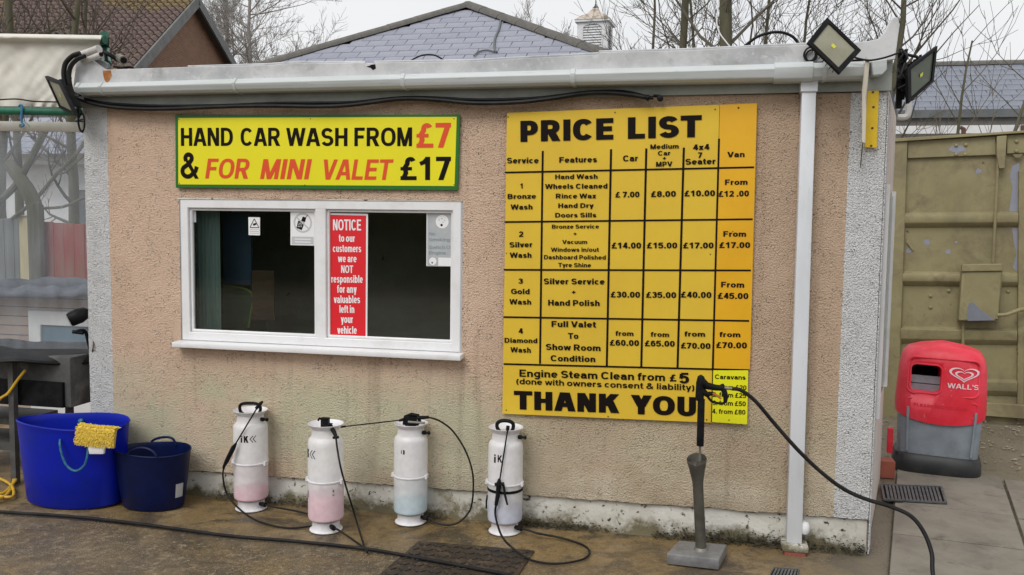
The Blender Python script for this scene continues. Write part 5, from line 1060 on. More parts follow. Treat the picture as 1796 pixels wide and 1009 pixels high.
# small lamp low on the left corner
sl_ = empty('spotlight', P(138, 560, .0), 'small black cylindrical spotlight low on the left side of the kiosk', 'spotlight')
mb = MB(); a, b = P(121, 562, -.04), P(152, 548, .02); mb.tube([a, a+(b-a)*.1, a+(b-a)*.6, b, b+(b-a)*.15], [.036, .041, .044, .032, .014], 16); mb.build('housing', M['black'], sl_)
mb = MB(); mb.tube([a+(a-b).normalized()*.002, a+(a-b).normalized()*.004], [.034, .033], 16); mb.build('lens', M['lens'], sl_)
mb = MB(); mb.tube(smooth_path([P(133, 582, -.01), P(142, 580, 0), P(150, 582, .02), P(155, 600, .03), P(158, 612, .05)], 4), .010, 8); mb.tube([P(128, 582, -.01), P(146, 584, 0)], .011, 8); mb.build('bracket', M['black'], sl_)
mb = MB(); mb.tube(smooth_path([P(160, 590, .02), P(164, 600, .0), P(163, 612, -.01), P(161, 622, .02)], 4), .004, 8); mb.build('red_cable', M['screw'], sl_)
# security cameras
cm = empty('security_camera', P(165, 95, -.06), 'silver bullet security camera on the roof corner pointing right', 'security camera')
a, b = P(139, 99, -.07), P(174, 86, -.10); mb = MB(); mb.tube([a, b], .0215, 20); mb.build('sun_shield', M['camwhite'], cm)
mb = MB(); mb.tube([P(146, 108, -.075), P(177, 96, -.105)], .016, 16); mb.build('camera_body', M['camwhite'], cm); mb = MB(); mb.tube([P(177, 96, -.105), P(178, 95.7, -.106)], .012, 16); mb.build('lens', M['ink'], cm)
mb = MB(); mb.prism([P(x, y, -.05) for x, y in ((136, 106), (176, 104), (188, 112), (188, 121), (150, 120))], (0, .03, 0)); mb.build('mounting_plate', M['galv'], cm, bevel=.003)
c2_ = empty('security_camera', P(218, 107, -.02), 'round dark grey security camera facing forward beside the silver one', 'security camera')
mb = MB(); mb.tube([P(208, 101, .04), P(217, 106, -.05)], [.020, .024], 18); mb.build('housing', M['steel'], c2_); mb = MB(); mb.tube([P(217, 106, -.051), P(217.1, 106, -.054)], [.017, .016], 16); mb.build('lens', M['ink'], c2_)
mb = MB(); mb.tube(smooth_path([P(180, 90, .0), P(190, 95, 0), P(200, 101, .01), P(208, 106, .02)], 4), .012, 8); mb.tube(smooth_path([P(183, 86, .0), P(186, 100, 0), P(188, 119, .0)], 4), .009, 8); mb.tube(smooth_path([P(200, 117, .0), P(214, 119, -.01), P(228, 118, 0), P(236, 121, .02)], 4), .006, 8); mb.build('bracket', M['black'], c2_)
def cable(name, pts, r, label, m='rubber', cat='cable', n=8):
    o = MB().tube(smooth_path(pts, n), r, 8).build(name, M[m], None); return tag(o, label, cat)
yc = -.135
cr = empty('roof_corner_cables', P(115, 120, -.1), 'thick pair of black cables curling from the camera down the top left corner', 'cable')
for dx, dy, rr_ in ((0, 0, .0135), (9, 5, .0125)):
    MB().tube(smooth_path([P(x+dx, y+dy, -.12) for x, y in ((140, 94), (128, 98), (116, 110), (112, 125), (113, 140), (117, 155), (126, 165), (140, 170))], 8), rr_, 8).build('cable', M['rubber'], cr)
ml = empty('under_gutter_cables', P(600, 175, -.09), 'bundle of black cables sagging under the gutter along the wall top', 'cable')
path = [(118, 150), (128, 166), (150, 178), (190, 187), (240, 191), (300, 191), (400, 187), (480, 186), (560, 187), (620, 184), (700, 174), (760, 175), (830, 181), (900, 180), (960, 174), (1020, 165), (1060, 163), (1100, 166), (1132, 171)]
MB().tube(smooth_path([P(x, y, -.06) for x, y in path], 6), .0105, 8).build('cable', M['rubber'], ml)
MB().tube(smooth_path([P(x, y-4+2*math.sin(x*.02), -.05) for x, y in path[1:-1]]+[P(1140, 172, -.05)], 6), .0085, 8).build('cable', M['black'], ml)
MB().tube([P(1130, 170, -.06), P(1138, 172, -.06), P(1139, 172, -.06), P(1146, 172, -.06)], [.010, .016, .008, .008], 10).build('connector', M['black'], ml)
MB().lathe([(.0, -.012), (.014, -.010), (.015, .01), (.004, .014)], P(1158, 173, -.05), 12, axis=Matrix.Rotation(R(90), 3, 'X')).build('connector', M['black'], ml)
MB().tube([P(1146, 168, -.05), P(1158, 169, -.05)], .007, 8).build('connector', M['black'], ml)
cable('cable_loop', [P(x, y, -.05) for x, y in ((136, 172), (137, 190), (137, 205), (139, 222), (144, 232), (148, 222), (147, 205), (143, 200), (137, 212), (141, 230), (147, 228))], .0045, 'tangled black cable loop hanging by the left corner below the floodlight')
cable('roof_cable', [P(x, y, .25) for x, y in ((1296, 92), (1310, 78), (1330, 64), (1355, 57), (1375, 58), (1392, 66), (1402, 80))], .0075, 'black cable arching above the parapet left of the diamond floodlight')
cable('roof_cable', [P(x, y, .3) for x, y in ((718, 108), (735, 99), (750, 96), (765, 98), (780, 107))], .0045, 'thin black cable hump above the parapet in front of the slate roof')
cable('white_wire', [P(x, y, .35) for x, y in ((1262, -20), (1259, 15), (1257, 40), (1262, 58), (1272, 72), (1280, 82))], .0035, 'thin white wire hanging in front of the thickest tree trunk', 'paper', 'wire')
cable('lamp_cable_loop', [P(x, y, -.09) for x, y in ((1425, 82), (1415, 86), (1410, 97), (1415, 106), (1424, 106), (1430, 98), (1428, 88), (1418, 90), (1413, 100), (1420, 109), (1430, 104), (1434, 92))], .0045, 'coiled black cable under the diamond floodlight')
cable('lamp_cable', [P(x, y, -.14) for x, y in ((1496, 100), (1510, 104), (1525, 106), (1545, 103), (1562, 98), (1578, 92))], .0045, 'black cable from the diamond floodlight to the roof corner')
ct = empty('cable_tangle', P(1580, 120, .05), 'tangle of black cables behind the right hand floodlight', 'cable'); random.seed(4)
for k in range(6):
    pts_ = [P(1578+random.uniform(-4, 14), 90+i*14+random.uniform(-5, 5), .06+random.uniform(-.03, .03)) for i in range(6)]; MB().tube(smooth_path(pts_, 5), .005, 6).build('cable', M['rubber'], ct)
cable('corner_cable', [P(x, y, -.04) for x, y in ((1566, 34), (1560, 44), (1552, 58), (1545, 66), (1535, 71), (1520, 72))], .005, 'thin black cable following the curved roof upstand')
cable('overflow_pipe', [P(x, y, .5) for x, y in ((1592, 165), (1594, 190), (1592, 202), (1586, 206), (1574, 206))], .016, 'short pale pink overflow pipe at the right side of the kiosk', 'cream', 'pipe')
# yellow bar and timber strip on the corner
yb = empty('yellow_bar', P(1527, 208, -.02), 'yellow painted flat bar with screw holes on the white corner', 'bar')
sheet_px('flat_bar', [(1521, 157), (1542, 157), (1538, 260), (1517, 259)], -.022, .014, M['yellowbar'], yb, .002)
screws(yb, [(1531, 162), (1532, 188), (1530, 225), (1528, 256)], -.022, lambda x, y: (x, y), .006)
tst = empty('timber_strip', P(1516, 180, -.11), 'weathered bare timber strip standing vertically over the gutter end', 'timber strip')
sheet_px('strip', [(1519, 98), (1525, 108), (1520, 180), (1518, 252), (1512, 250), (1512, 160)], -.137, .012, M['wood'], tst, .002)
sheet_px('splinter', [(1513, 245), (1514.5, 245), (1510, 294), (1508.5, 294)], -.04, .004, M['moss'], tst)

# ================================================================== CANOPY (left)
cn = empty('canopy', P(80, 120, -.3), 'cream canvas awning rolled over a green tube, top left', 'awning')
YC = .10; mb = MB(); nx, ny = 60, 26; vs = []
for j in range(ny+1):
    t = j/ny
    for i in range(nx+1):
        u_ = i/nx; x = -60+u_*(178+60); 
        ytop = 58+4*u_; ybot = 186+2*u_; 
        if t < .25: a = t/.25*math.pi*.9; yy = ytop+6-6*math.cos(a)*1; dd = -.05*math.sin(a)
        else: yy = ytop+12+(ybot-ytop-12)*(t-.25)/.75; dd = -.0
        xx = x-(t**2)*85*max(u_-.45, 0)
        w_ = noise.noise(V((u_*7+t*2, t*3, 1)))*.022+noise.noise(V((u_*16+t*7, t*5, 3)))*.010+noise.noise(V((u_*34-t*20, t*9, 5)))*.006
        vs.append(P(xx, yy, YC+dd+w_*(.35+t)))
mb.add(vs, [(j*(nx+1)+i, j*(nx+1)+i+1, (j+1)*(nx+1)+i+1, (j+1)*(nx+1)+i) for j in range(ny) for i in range(nx)]); mb.build('canvas', M['canvas'], cn, smooth=180)
MB().tube([P(-60, 68, YC+.03), P(181, 70, YC+.03), P(184, 70, YC+.03)], [.026, .026, .024], 16).build('roller_tube', M['greenpipe'], cn)
MB().tube([P(183, 62, YC+.05), P(184, 85, YC+.2), P(187, 112, .1)], .024, 12).build('bracket_arm', M['greenpipe'], cn)
gp = empty('green_pole', P(60, 192, -.02), 'horizontal green painted pole with a blue tie, under the cream canvas', 'pole')
MB().tube([P(-80, 193, -.02), P(140, 197, -.02)], .0225, 16).build('pole', M['greenpipe'], gp)
tie = mat('blue_tie', (.04, .18, .36), .7)
MB().tube(smooth_path([P(x, y, -.05) for x, y in ((33, 187), (36, 184), (39, 187), (38, 200), (38, 214), (42, 219), (38, 222))], 5), .006, 6).build('cord_tie', tie, gp)
MB().tube(smooth_path([P(x, y, -.05) for x, y in ((40, 212), (46, 216), (52, 222))], 4), .003, 5).build('green_twist', M['greenpipe'], gp)
cable('wire', [P(x, y, -.06) for x, y in ((-60, 178), (0, 175), (30, 174), (60, 178), (100, 179))], .004, 'thin black wire strung above the green pole')
ss = empty('plastic_screen', P(70, 400, .06), 'hazy clear plastic sheet hanging below a cream hem, left of the kiosk', 'plastic sheet')
mb = MB(); nn_ = 30; mb.add([P(-80+i*(148+80)/nn_, (211.5 if k == 0 else 229)+(i/nn_)*(3 if k == 0 else 3), .05)+V((0, noise.noise(V((i*.3, k, 0)))*.01, 0)) for k in range(2) for i in range(nn_+1)], [(i, nn_+1+i, nn_+2+i, i+1) for i in range(nn_)])
o = mb.build('canvas_hem', M['canvas'], ss); so_ = o.modifiers.new('s', 'SOLIDIFY'); so_.thickness = .006
MB().lathe([(.006, 0), (.011, .001), (.011, .004), (.006, .005)], P(37, 221, .03), 14, axis=Matrix.Rotation(R(90), 3, 'X')).build('eyelet', M['steel'], ss)
mb = MB(); nx, ny = 50, 40; vs = []
for j in range(ny+1):
    for i in range(nx+1):
        x = -80+i*(160+80)/nx; y = 226+j*(612-226)/ny; w_ = noise.noise(V((x*.02, y*.006, 2)))*.02+noise.noise(V((x*.06, y*.01, 5)))*.006; vs.append(P(x, y, .06+w_))
mb.add(vs, [(j*(nx+1)+i, j*(nx+1)+i+1, (j+1)*(nx+1)+i+1, (j+1)*(nx+1)+i) for j in range(ny) for i in range(nx)]); mb.build('clear_sheet', M['sheet'], ss, smooth=180)

# ================================================================== LEFT YARD: bench, hose, shed, fence
be = empty('work_bench', G(30, 872), 'rusty steel bench with a tank under a curling black rubber mat', 'bench')
YB = .12
mb = MB(); nx, ny = 40, 14; vs = []
for j in range(ny+1):
    for i in range(nx+1):
        u_ = i/nx; t = j/ny; x = -4.35+u_*(P(157, 640, YB).x+4.35); ws = (1-max(0, (u_-.62)/.38)**2*.55)
        y = YB+.28-.56*t*ws-.0; z = .765+.03*math.sin(u_*5)*t-(.045*max(0, t-.75)*4)*(.3+.7*math.sin(u_*7+1)**2)+noise.noise(V((u_*5, t*3, 0)))*.012; vs.append(V((x, y, z)))
mb.add(vs, [(j*(nx+1)+i, (j+1)*(nx+1)+i, (j+1)*(nx+1)+i+1, j*(nx+1)+i+1) for j in range(ny) for i in range(nx)]); o = mb.build('rubber_mat', M['rubber'], be, smooth=180); so_ = o.modifiers.new('s', 'SOLIDIFY'); so_.thickness = .012
tk = mat('dirty_tank', (.10, .10, .095), .7, (.045, .042, .04), 5, third=[((.20, .19, .17), 3, .58, .7)])
x1 = P(139, 680, YB-.05).x; mb = MB(); mb.box((-4.4, YB-.12, P(60, 712, YB-.12).z), (x1, YB+.3, .745)); mb.build('tank', tk, be, bevel=.012, seg=2)
mb = MB(); mb.box((-4.4, YB-.14, .60), (P(110, 712, YB-.14).x, YB-.05, P(60, 712, YB-.14).z-.002)); mb.build('lower_panel', M['black'], be)
for px in (25, 123): p = P(px, 760, YB-.17 if px < 50 else YB+.1); mb = MB(); mb.box((p.x-.017, p.y-.017, 0), (p.x+.017, p.y+.017, .74)); mb.build('leg', tk, be)
mb = MB(); mb.box((-4.5, YB+.05, P(10, 745, YB+.05).z), (P(28, 740, YB).x, YB+.35, P(10, 735, YB+.05).z)); mb.build('lower_shelf', tk, be)
mb = MB(); mb.box((-4.5, YB+.05, P(10, 790, YB+.05).z), (P(24, 780, YB).x, YB+.35, P(10, 776, YB+.05).z)); mb.build('lower_shelf', tk, be)
cable('yellow_hose', [P(44, 650, YB-.2), P(30, 668, YB-.2), P(14, 690, YB-.2), P(-10, 712, YB-.22), G(-60, 800, .1), G(-50, 860, .012), G(0, 866, .012), G(20, 852, .012), G(28, 840, .03), G(26, 826, .06), G(22, 850, .012), G(6, 872, .012), G(-30, 880, .012), G(-60, 850, .012), G(-20, 836, .02), G(16, 848, .012), G(24, 868, .012), G(10, 872, .012), G(-20, 866, .012)], .008, 'yellow hose hanging off the bench and coiled on the ground', 'hose_y', 'hose')
# low shed
sh = empty('garden_shed', P(60, 600, 1.5), 'low painted brick shed with felt roof and white framed blue door', 'shed')
YSH = 1.6
mb = MB(); mb.box((-8, YSH, 0), (-3.3, YSH+.1, P(60, 512, YSH).z)); wl = mb.build('wall', M['paintbrick'], sh, smooth=0)
mb = MB()
for k in range(9):
    z = P(60, 512, YSH).z-.05-k*.075
    mb.box((-6.5, YSH-.003, z), (-3.3, YSH-.001, z+.006))
mb.build('mortar_joint', M['felt'], sh, smooth=0)
mb = MB(); nx = 40; vs = []
for k in range(4):
    for i in range(nx+1):
        px = -80+i*(160+80)/nx; y0 = (503, 494, 512, 520)[k]+(-.02*px if k < 2 else 0)+noise.noise(V((px*.03, k*2, 0)))*7; yy = YSH+(.0, .7, -.12, -.14)[k]-.05; vs.append(P(px, y0-(4 if k == 1 else 0), yy if k != 1 else YSH-.05))
ordk = [1, 0, 2, 3]; mb.add([vs[k*(nx+1)+i] for k in ordk for i in range(nx+1)], [(a*(nx+1)+i, (a+1)*(nx+1)+i, (a+1)*(nx+1)+i+1, a*(nx+1)+i+1) for a in range(3) for i in range(nx)])
o = mb.build('felt_roof', M['felt'], sh, smooth=40); so_ = o.modifiers.new('s', 'SOLIDIFY'); so_.thickness = .03
p0, p1, pt_ = P(54, 560, YSH).x, P(200, 560, YSH).x, P(100, 546, YSH).z
mb = MB(); bar4(mb, p0, p0+1.0, 0, pt_, .11, YSH-.03, YSH+.03); df_ = mb.build('door_frame', M['white'], sh, bevel=.004)
mb = MB(); mb.box((p0+.11, YSH-.01, .1), (p0+.89, YSH+.02, pt_-.11)); mb.build('door_panel', M['blue_door'], df_, smooth=0)
# fence behind the shed
fe = empty('panel_fence', P(60, 440, 3.2), 'timber fence with grey boards, a pale post and red boards behind the sheet', 'fence')
YFN = 3.2
def boards(px0, px1, pyt, m, w=.11):
    x0, x1 = P(px0, 400, YFN).x, P(px1, 400, YFN).x; zt = P((px0+px1)/2, pyt, YFN).z; n = max(1, int((x1-x0)/w)); 
    me = mesh_of(MB().box((0, 0, 0), ((x1-x0)/n-.004, .018, zt)), 'fence_board', m, .002)
    for i in range(n): piece('fence_board', me, fe, (x0+(x1-x0)*i/n, YFN+random.uniform(0, .008), random.uniform(-.01, .01)))
random.seed(2); boards(-60, 40, 383, M['fence_g']); boards(57, 260, 392, M['fence_r'])
mb = MB(); mb.box((P(41, 400, YFN).x, YFN-.06, 0), (P(57, 400, YFN).x, YFN+.03, P(49, 380, YFN).z)); mb.box((P(39, 400, YFN).x, YFN-.075, P(49, 380, YFN).z), (P(59, 400, YFN).x, YFN+.04, P(49, 377, YFN).z)); mb.build('fence_post', M['post'], fe, bevel=.004)

# ================================================================== CONTAINER (right)
ang = R(-7); O = V((P(1592, 500, 3.35).x, 3.35, 0)); cd_ = V((math.cos(ang), math.sin(ang), 0)); cn_ = V((cd_.y, -cd_.x, 0))
def K(px, py, out=0):
    d = ray(px, py); o = O+cn_*out; return CAM+d*((o-CAM).dot(cn_)/d.dot(cn_))
def kplate(name, quad, out, th, parent, m='olive', bevel=.004):
    mb = MB(); mb.prism([K(x, y, out) for x, y in quad], -cn_*th); return mb.build(name, M[m], parent, bevel=bevel)
ko = empty('shipping_container', O, 'flaking olive green steel container with ribbed doors behind the litter bin', 'container')
kplate('corner_post', [(1556, 252), (1592, 247), (1575, 742), (1530, 742)], .05, .15, ko)
kplate('door_panel', [(1586, 243), (1797, 232), (1800, 745), (1570, 742)], 0, .03, ko, bevel=0)
kplate('door_panel', [(1799, 232), (2000, 222), (2000, 752), (1802, 745)], 0, .03, ko, bevel=0)
kplate('header_rail', [(1552, 250), (1796, 233), (2000, 222), (2000, 218), (1796, 229), (1552, 244)], .07, .1, ko, bevel=.002)
kplate('door_edge', [(1586, 248), (1592, 247), (1577, 738), (1571, 738)], .028, .03, ko)
kplate('door_edge', [(1787, 300), (1799, 300), (1796, 738), (1784, 738)], .028, .03, ko)
kplate('top_rail', [(1592, 248), (1746, 239), (1747, 272), (1592, 278)], .03, .03, ko)
kplate('top_rail', [(1766, 237), (1850, 233), (1850, 266), (1766, 270)], .03, .03, ko)
def rib(y0l, y1l, y0r, y1r, x0, x1):
    a = [K(x0, y0l, 0), K(x1, y0r, 0), K(x1, y1r, 0), K(x0, y1l, 0)]; f = [K(x0, y0l+5, .05), K(x1, y0r+5, .05), K(x1, y1r-9, .05), K(x0, y1l-9, .05)]
    mb = MB(); mb.add(a+f, [(4, 5, 6, 7), (0, 1, 5, 4), (1, 2, 6, 5), (2, 3, 7, 6), (3, 0, 4, 7)]); mb.build('door_rib', M['olive'], ko, bevel=.004)
rib(373, 400, 371, 399, 1586, 1786); rib(476, 502, 478, 504, 1581, 1785); rib(572, 603, 577, 606, 1577, 1784); rib(660, 690, 666, 696, 1575, 1784)
rib(371, 399, 369, 397, 1801, 2000); rib(478, 504, 480, 506, 1799, 2000); rib(577, 606, 580, 610, 1799, 2000)
mb = MB(); mb.tube([K(1752, 250, .06), K(1741, 474, .06)], .011, 10); mb.tube([K(1689, 560, .06), K(1689, 745, .06)], .011, 10); mb.build('locking_bar', M['olive'], ko)
kplate('bar_guide', [(1749, 239), (1766, 238), (1763, 295), (1752, 296), (1748, 270)], .08, .05, ko, bevel=.003)
kplate('lock_box', [(1688, 475), (1759, 474), (1753, 562), (1682, 564)], .14, .12, ko, bevel=.012)
kplate('lock_box_lid', [(1688, 464), (1760, 463), (1760, 476), (1687, 477)], .155, .06, ko, bevel=.006)
kplate('bare_patch', [(1700, 532), (1706, 530), (1722, 545), (1746, 562), (1697, 563), (1696, 545)], .1412, .001, ko, 'slate_dark', 0)
bolt = MB().lathe([(.014, 0), (.013, .006), (.006, .010), (.001, .011)], n=10); bolt.v = [Matrix.Rotation(R(90), 3, 'X') @ q for q in bolt.v]; bme = mesh_of(bolt, 'bolt', M['olive'])
for x, y in ((1677, 255), (1694, 254), (1677, 271), (1693, 271), (1783, 248), (1783, 265), (1632, 519), (1632, 539), (1664, 510), (1757, 581), (1768, 511), (1775, 597)): piece('bolt', bme, ko, K(x, y, .035 if y < 280 else .004), (0, 0, ang))
mb = MB(); mb.tube([K(1750, 553, .14), K(1765, 552, .15), K(1790, 543, .10), K(1810, 543, .06)], [.014, .014, .018, .016], 8); mb.build('lock_handle', M['olive'], ko)
random.seed(8)
for cx, cy, w in ((1716, 301, 7), (1626, 425, 7), (1663, 442, 6), (1677, 425, 3), (1680, 262, 16), (1594, 440, 6)):
    mb = MB(); n = 12; mb.prism([K(cx+w*math.cos(6.283*i/n)*random.uniform(.6, 1.1), cy+w*.8*math.sin(6.283*i/n)*random.uniform(.6, 1.1)*(.6 if w > 10 else 1.1), .0315 if cy < 275 else .0016) for i in range(n)], -cn_*.001); mb.build('bare_patch', M['slate'], ko, smooth=0)
flk = [(1788, 285), (1775, 292), (1771, 310), (1776, 330), (1773, 350), (1770, 371), (1786, 371)]
kplate('bare_patch', flk, .0016, .001, ko, 'slate', 0); kplate('bare_patch', [(1786, 399), (1775, 400), (1778, 425), (1783, 445), (1776, 470), (1786, 478)], .0016, .001, ko, 'slate', 0)
kplate('paint_flake', [(1776, 271), (1794, 270), (1790, 276), (1782, 277)], .035, .003, ko, bevel=0); kplate('paint_flake', [(1591, 417), (1603, 436), (1601, 440), (1590, 425)], .02, .003, ko, bevel=0)
kplate('side_panel', [(1560, 248), (1556, 252), (1530, 742), (1534, 742)], .0, .4, ko)
mb = MB(); a_, b_ = K(1570, 742, .06), K(2000, 755, .06); mb.prism([V((a_.x, a_.y, .05)), V((b_.x, b_.y, .05)), V((b_.x, b_.y, .16)), V((a_.x, a_.y, .16))], -cn_*.12); mb.build('bottom_sill', M['olive'], ko, bevel=.005)
# container body behind the doors
e1 = K(1560, 500, 0); mb = MB(); zz = K(1600, 247, 0).z-.03; A_ = V((e1.x, e1.y, .12)); mb.prism([A_-cn_*.1, A_-cn_*.1+cd_*2.42, A_-cn_*2.8+cd_*2.42, A_-cn_*2.8], (0, 0, zz-.14)); mb.build('body', M['olive'], ko, smooth=0)
mb = MB(); mb.tube([P(1690, 243, 3.6), P(1690, 226, 3.6), P(1684, 224, 3.6)], .018, 6); mb.tube([P(1794, 234, 3.6), P(1794, 220, 3.6)], .018, 6); mb.build('rusty_lug', M['screw'], ko)
# ================================================================== BACKGROUND BUILDINGS
def proj(q):
    d = V(q)-CAM; z = d.dot(fw); return 898+FPX*d.dot(rt)/z, 504.5-FPX*d.dot(up)/z
def AT(px, py, Z): d = ray(px, py); return CAM+d/FPX*Z
def slate_roof(root, A, ex, es, nrm, e, w, inside, mats, th=.008, name='slate', jit=.006):
    """courses of slates below A; ex along the course, es up the slope"""
    ms = [mesh_of(MB().box((0, -e*.55, 0), (w-.014, e, th)), name, m, 0, 0) for m in mats]
    # each slate: own mesh shared, orientation from the roof axes
    Rm = Matrix((ex, es, nrm)).transposed().to_4x4(); eul = Rm.to_euler(); k = 0
    for r in range(0, 40):
        for c in range(-60, 60):
            p = A-es*(e*(r+1))+ex*(w*(c+(.5 if r % 2 else 0))); q = p+ex*w/2+es*e/2
            if not inside(q): continue
            o = piece(name, random.choice(ms), root, p+nrm*(.014+random.uniform(0, .002)), (eul.x+R(-1.2), eul.y+random.uniform(-.004, .004), eul.z)); k += 1
    return k
# --- middle building with hipped slate roof and turret
AP = AT(823, 12, 17); al = R(32); esv = V((0, math.cos(al), math.sin(al))); nv = V((0, -math.sin(al), math.cos(al))); exv = V((1, 0, 0))
def onp(px, py): return plane_hit(px, py, AP, nv)
hb = empty('hip_roofed_building', V((AP.x, AP.y, 0)), 'building with a triangular pale slate hip roof rising behind the kiosk', 'building')
l1 = onp(480, 109); r1_ = onp(1065, 95); dl = (l1-AP); dr = (r1_-AP); zE = 3.1
LE = AP+dl*((zE-AP.z)/dl.z); RE = AP+dr*((zE-AP.z)/dr.z)
mb = MB(); back = V((0, 9, 0)); mb.add([AP, LE, RE, AP+back, LE+back+V((0, 2, 0)), RE+back+V((0, 2, 0))], [(0, 1, 2), (0, 3, 4, 1), (0, 2, 5, 3)]); mb.build('roof', M['under'], hb, smooth=0)
def ins(q):
    px, py = proj(q); 
    if py > 118 or py < 5: return False
    t = (AP.z-q.z)/(AP.z-zE); xl = AP.x+(LE.x-AP.x)*t; xr = AP.x+(RE.x-AP.x)*t; return t > 0.01 and xl+.06 < q.x < xr-.06
random.seed(1); slate_roof(hb, AP, exv, esv, nv, .27, .36, ins, [M['slate_b'], M['slate_b'], M['slate_b'], M['slate']], .016)
def ridge(root, a, b, L_=.45, r=.10, name='ridge_tile', m='hip', up_=V((0, 0, 1))):
    n = max(1, int((b-a).length/L_)); t = (b-a).normalized(); sd_ = t.cross(up_).normalized(); u2 = sd_.cross(t)
    mb = MB(); K_ = 7; pr = [(-r*1.15, -.06), (-r*1.05, -.01), (-r*.6, .04), (0, .06), (r*.6, .04), (r*1.05, -.01), (r*1.15, -.06)]
    ln_ = (b-a).length/n*1.02; mb.add([V((0, x, z)) for x, z in pr]+[V((ln_, x*.93, z*.93)) for x, z in pr], [(i, i+1, K_+i+1, K_+i) for i in range(K_-1)]+[tuple(range(K_)), tuple(range(K_, 2*K_))])
    me = mesh_of(mb, name, M[m], 0, 40); Rm = Matrix((t, sd_, u2)).transposed().to_4x4(); eu = Rm.to_euler()
    for i in range(n): piece(name, me, root, a+t*((b-a).length*i/n), (eu.x, eu.y+random.uniform(-.006, .006), eu.z))
ridge(hb, LE, AP+nv*.05, .55, .15); ridge(hb, RE, AP+nv*.05, .55, .15)
mb = MB(); mb.prism([V((LE.x+.3, LE.y+.3, 0)), V((RE.x-.3, RE.y+.3, 0)), V((RE.x-.3, RE.y+9, 0)), V((LE.x+.3, LE.y+9, 0))], (0, 0, zE-.02)); mb.build('wall', M['cream'], hb, smooth=0)
mb = MB(); mb.tube(smooth_path([onp(x, y)+nv*.05 for x, y in ((879, 38), (876, 55), (869, 72), (868, 90), (872, 97))], 5), .02, 6); mb.tube(smooth_path([onp(x, y)+nv*.06 for x, y in ((868, 97), (855, 94), (840, 97), (832, 104))], 5), .015, 6); mb.build('roof_cable', M['lead'], hb)
# turret
tu = empty('louvred_turret', AT(1045, 95, 19.5), 'white louvred turret with a weathered curved metal cap, right of the slate roof', 'turret')
Zt = 19.5; sT = Zt/FPX; c0 = AT(1041, 38, Zt); hw = 27*sT; tz0 = AT(1041, 130, Zt).z; tz1 = AT(1041, 38, Zt).z
TR = Matrix.Rotation(R(-4), 4, 'Z'); base = V((c0.x, c0.y+hw, 0))
def tp(x, y, z): return base+(TR @ V((x, y, 0)))+V((0, 0, z))
def tprism(mb, pts, off): mb.prism([tp(*p) for p in pts], TR.to_3x3() @ V(off))
fh = lambda py: AT(1041, py, Zt).z
# walls with arched openings: side posts, top piece and recessed dark back
ow = .62*hw; zo0, zo1 = fh(88), fh(43)
for face in range(4):
    FR = Matrix.Rotation(R(90*face), 4, 'Z'); 
    def fp(x, y, z): return base+(TR @ (FR @ V((x, y, 0))))+V((0, 0, z))
    off = (TR.to_3x3() @ (FR.to_3x3() @ V((0, .05, 0))))
    arch = [(ow*math.cos(R(a)), zo1-ow*.35+ow*.42*math.sin(R(a))) for a in range(0, 181, 20)]
    mb = MB(); g_ = hw-.001
    mb.prism([fp(-g_, -hw, tz0), fp(-ow, -hw, tz0), fp(-ow, -hw, tz1), fp(-g_, -hw, tz1)], off); mb.prism([fp(ow, -hw, tz0), fp(g_, -hw, tz0), fp(g_, -hw, tz1), fp(ow, -hw, tz1)], off)
    mb.prism([fp(x, -hw, z) for x, z in arch]+[fp(-ow, -hw, tz1), fp(ow, -hw, tz1)], off); mb.prism([fp(-ow, -hw, tz0), fp(ow, -hw, tz0), fp(ow, -hw, zo0), fp(-ow, -hw, zo0)], off)
    mb.build('turret_wall', M['white'], tu, smooth=0)
    n = 10
    for i in range(n):
        z = zo0+(zo1-zo0)*(i+.2)/n; mb = MB(); mb.prism([fp(-ow, -hw+.012, z), fp(ow, -hw+.012, z), fp(ow, -hw+.012, z+.018), fp(-ow, -hw+.012, z+.018)], off*.9+V((0, 0, .05))); mb.build('louvre', M['white'], tu, smooth=0)
mb = MB(); mb.prism([tp(-hw+.08, -hw+.08, tz0), tp(hw-.08, -hw+.08, tz0), tp(hw-.08, hw-.08, tz0), tp(-hw+.08, hw-.08, tz0)], (0, 0, tz1-tz0-.02)); mb.build('dark_core', M['under'], tu, smooth=0)
mb = MB(); mb.prism([tp(-hw-.05, -hw-.05, tz1), tp(hw+.05, -hw-.05, tz1), tp(hw+.05, hw+.05, tz1), tp(-hw-.05, hw+.05, tz1)], (0, 0, .05)); mb.build('cornice', M['white'], tu, smooth=0)
mb = MB(); prof = [(hw+.06, tz1+.05), (hw*.80, tz1+.05+(fh(28)-tz1)*.9), (hw*.55, fh(22)), (hw*.34, fh(16)), (hw*.20, fh(11)), (hw*.16, fh(9))]; vs = []
for r_, z in prof: vs += [tp(-r_, -r_, z), tp(r_, -r_, z), tp(r_, r_, z), tp(-r_, r_, z)]
mb.add(vs, [(j*4+i, j*4+(i+1) % 4, j*4+4+(i+1) % 4, j*4+4+i) for j in range(5) for i in range(4)]+[(20, 21, 22, 23)]); mb.build('metal_cap', M['copper'], tu, smooth=20)
mb = MB(); c_ = tp(0, 0, fh(10)); mb.lathe([(.06, 0), (.07, .03), (.03, .07), (.012, .12), (.012, .5)], c_, 8); mb.tube([c_+V((-.22, 0, .22)), c_+V((.25, 0, .22))], .012, 5); mb.build('weather_vane', M['lead'], tu)
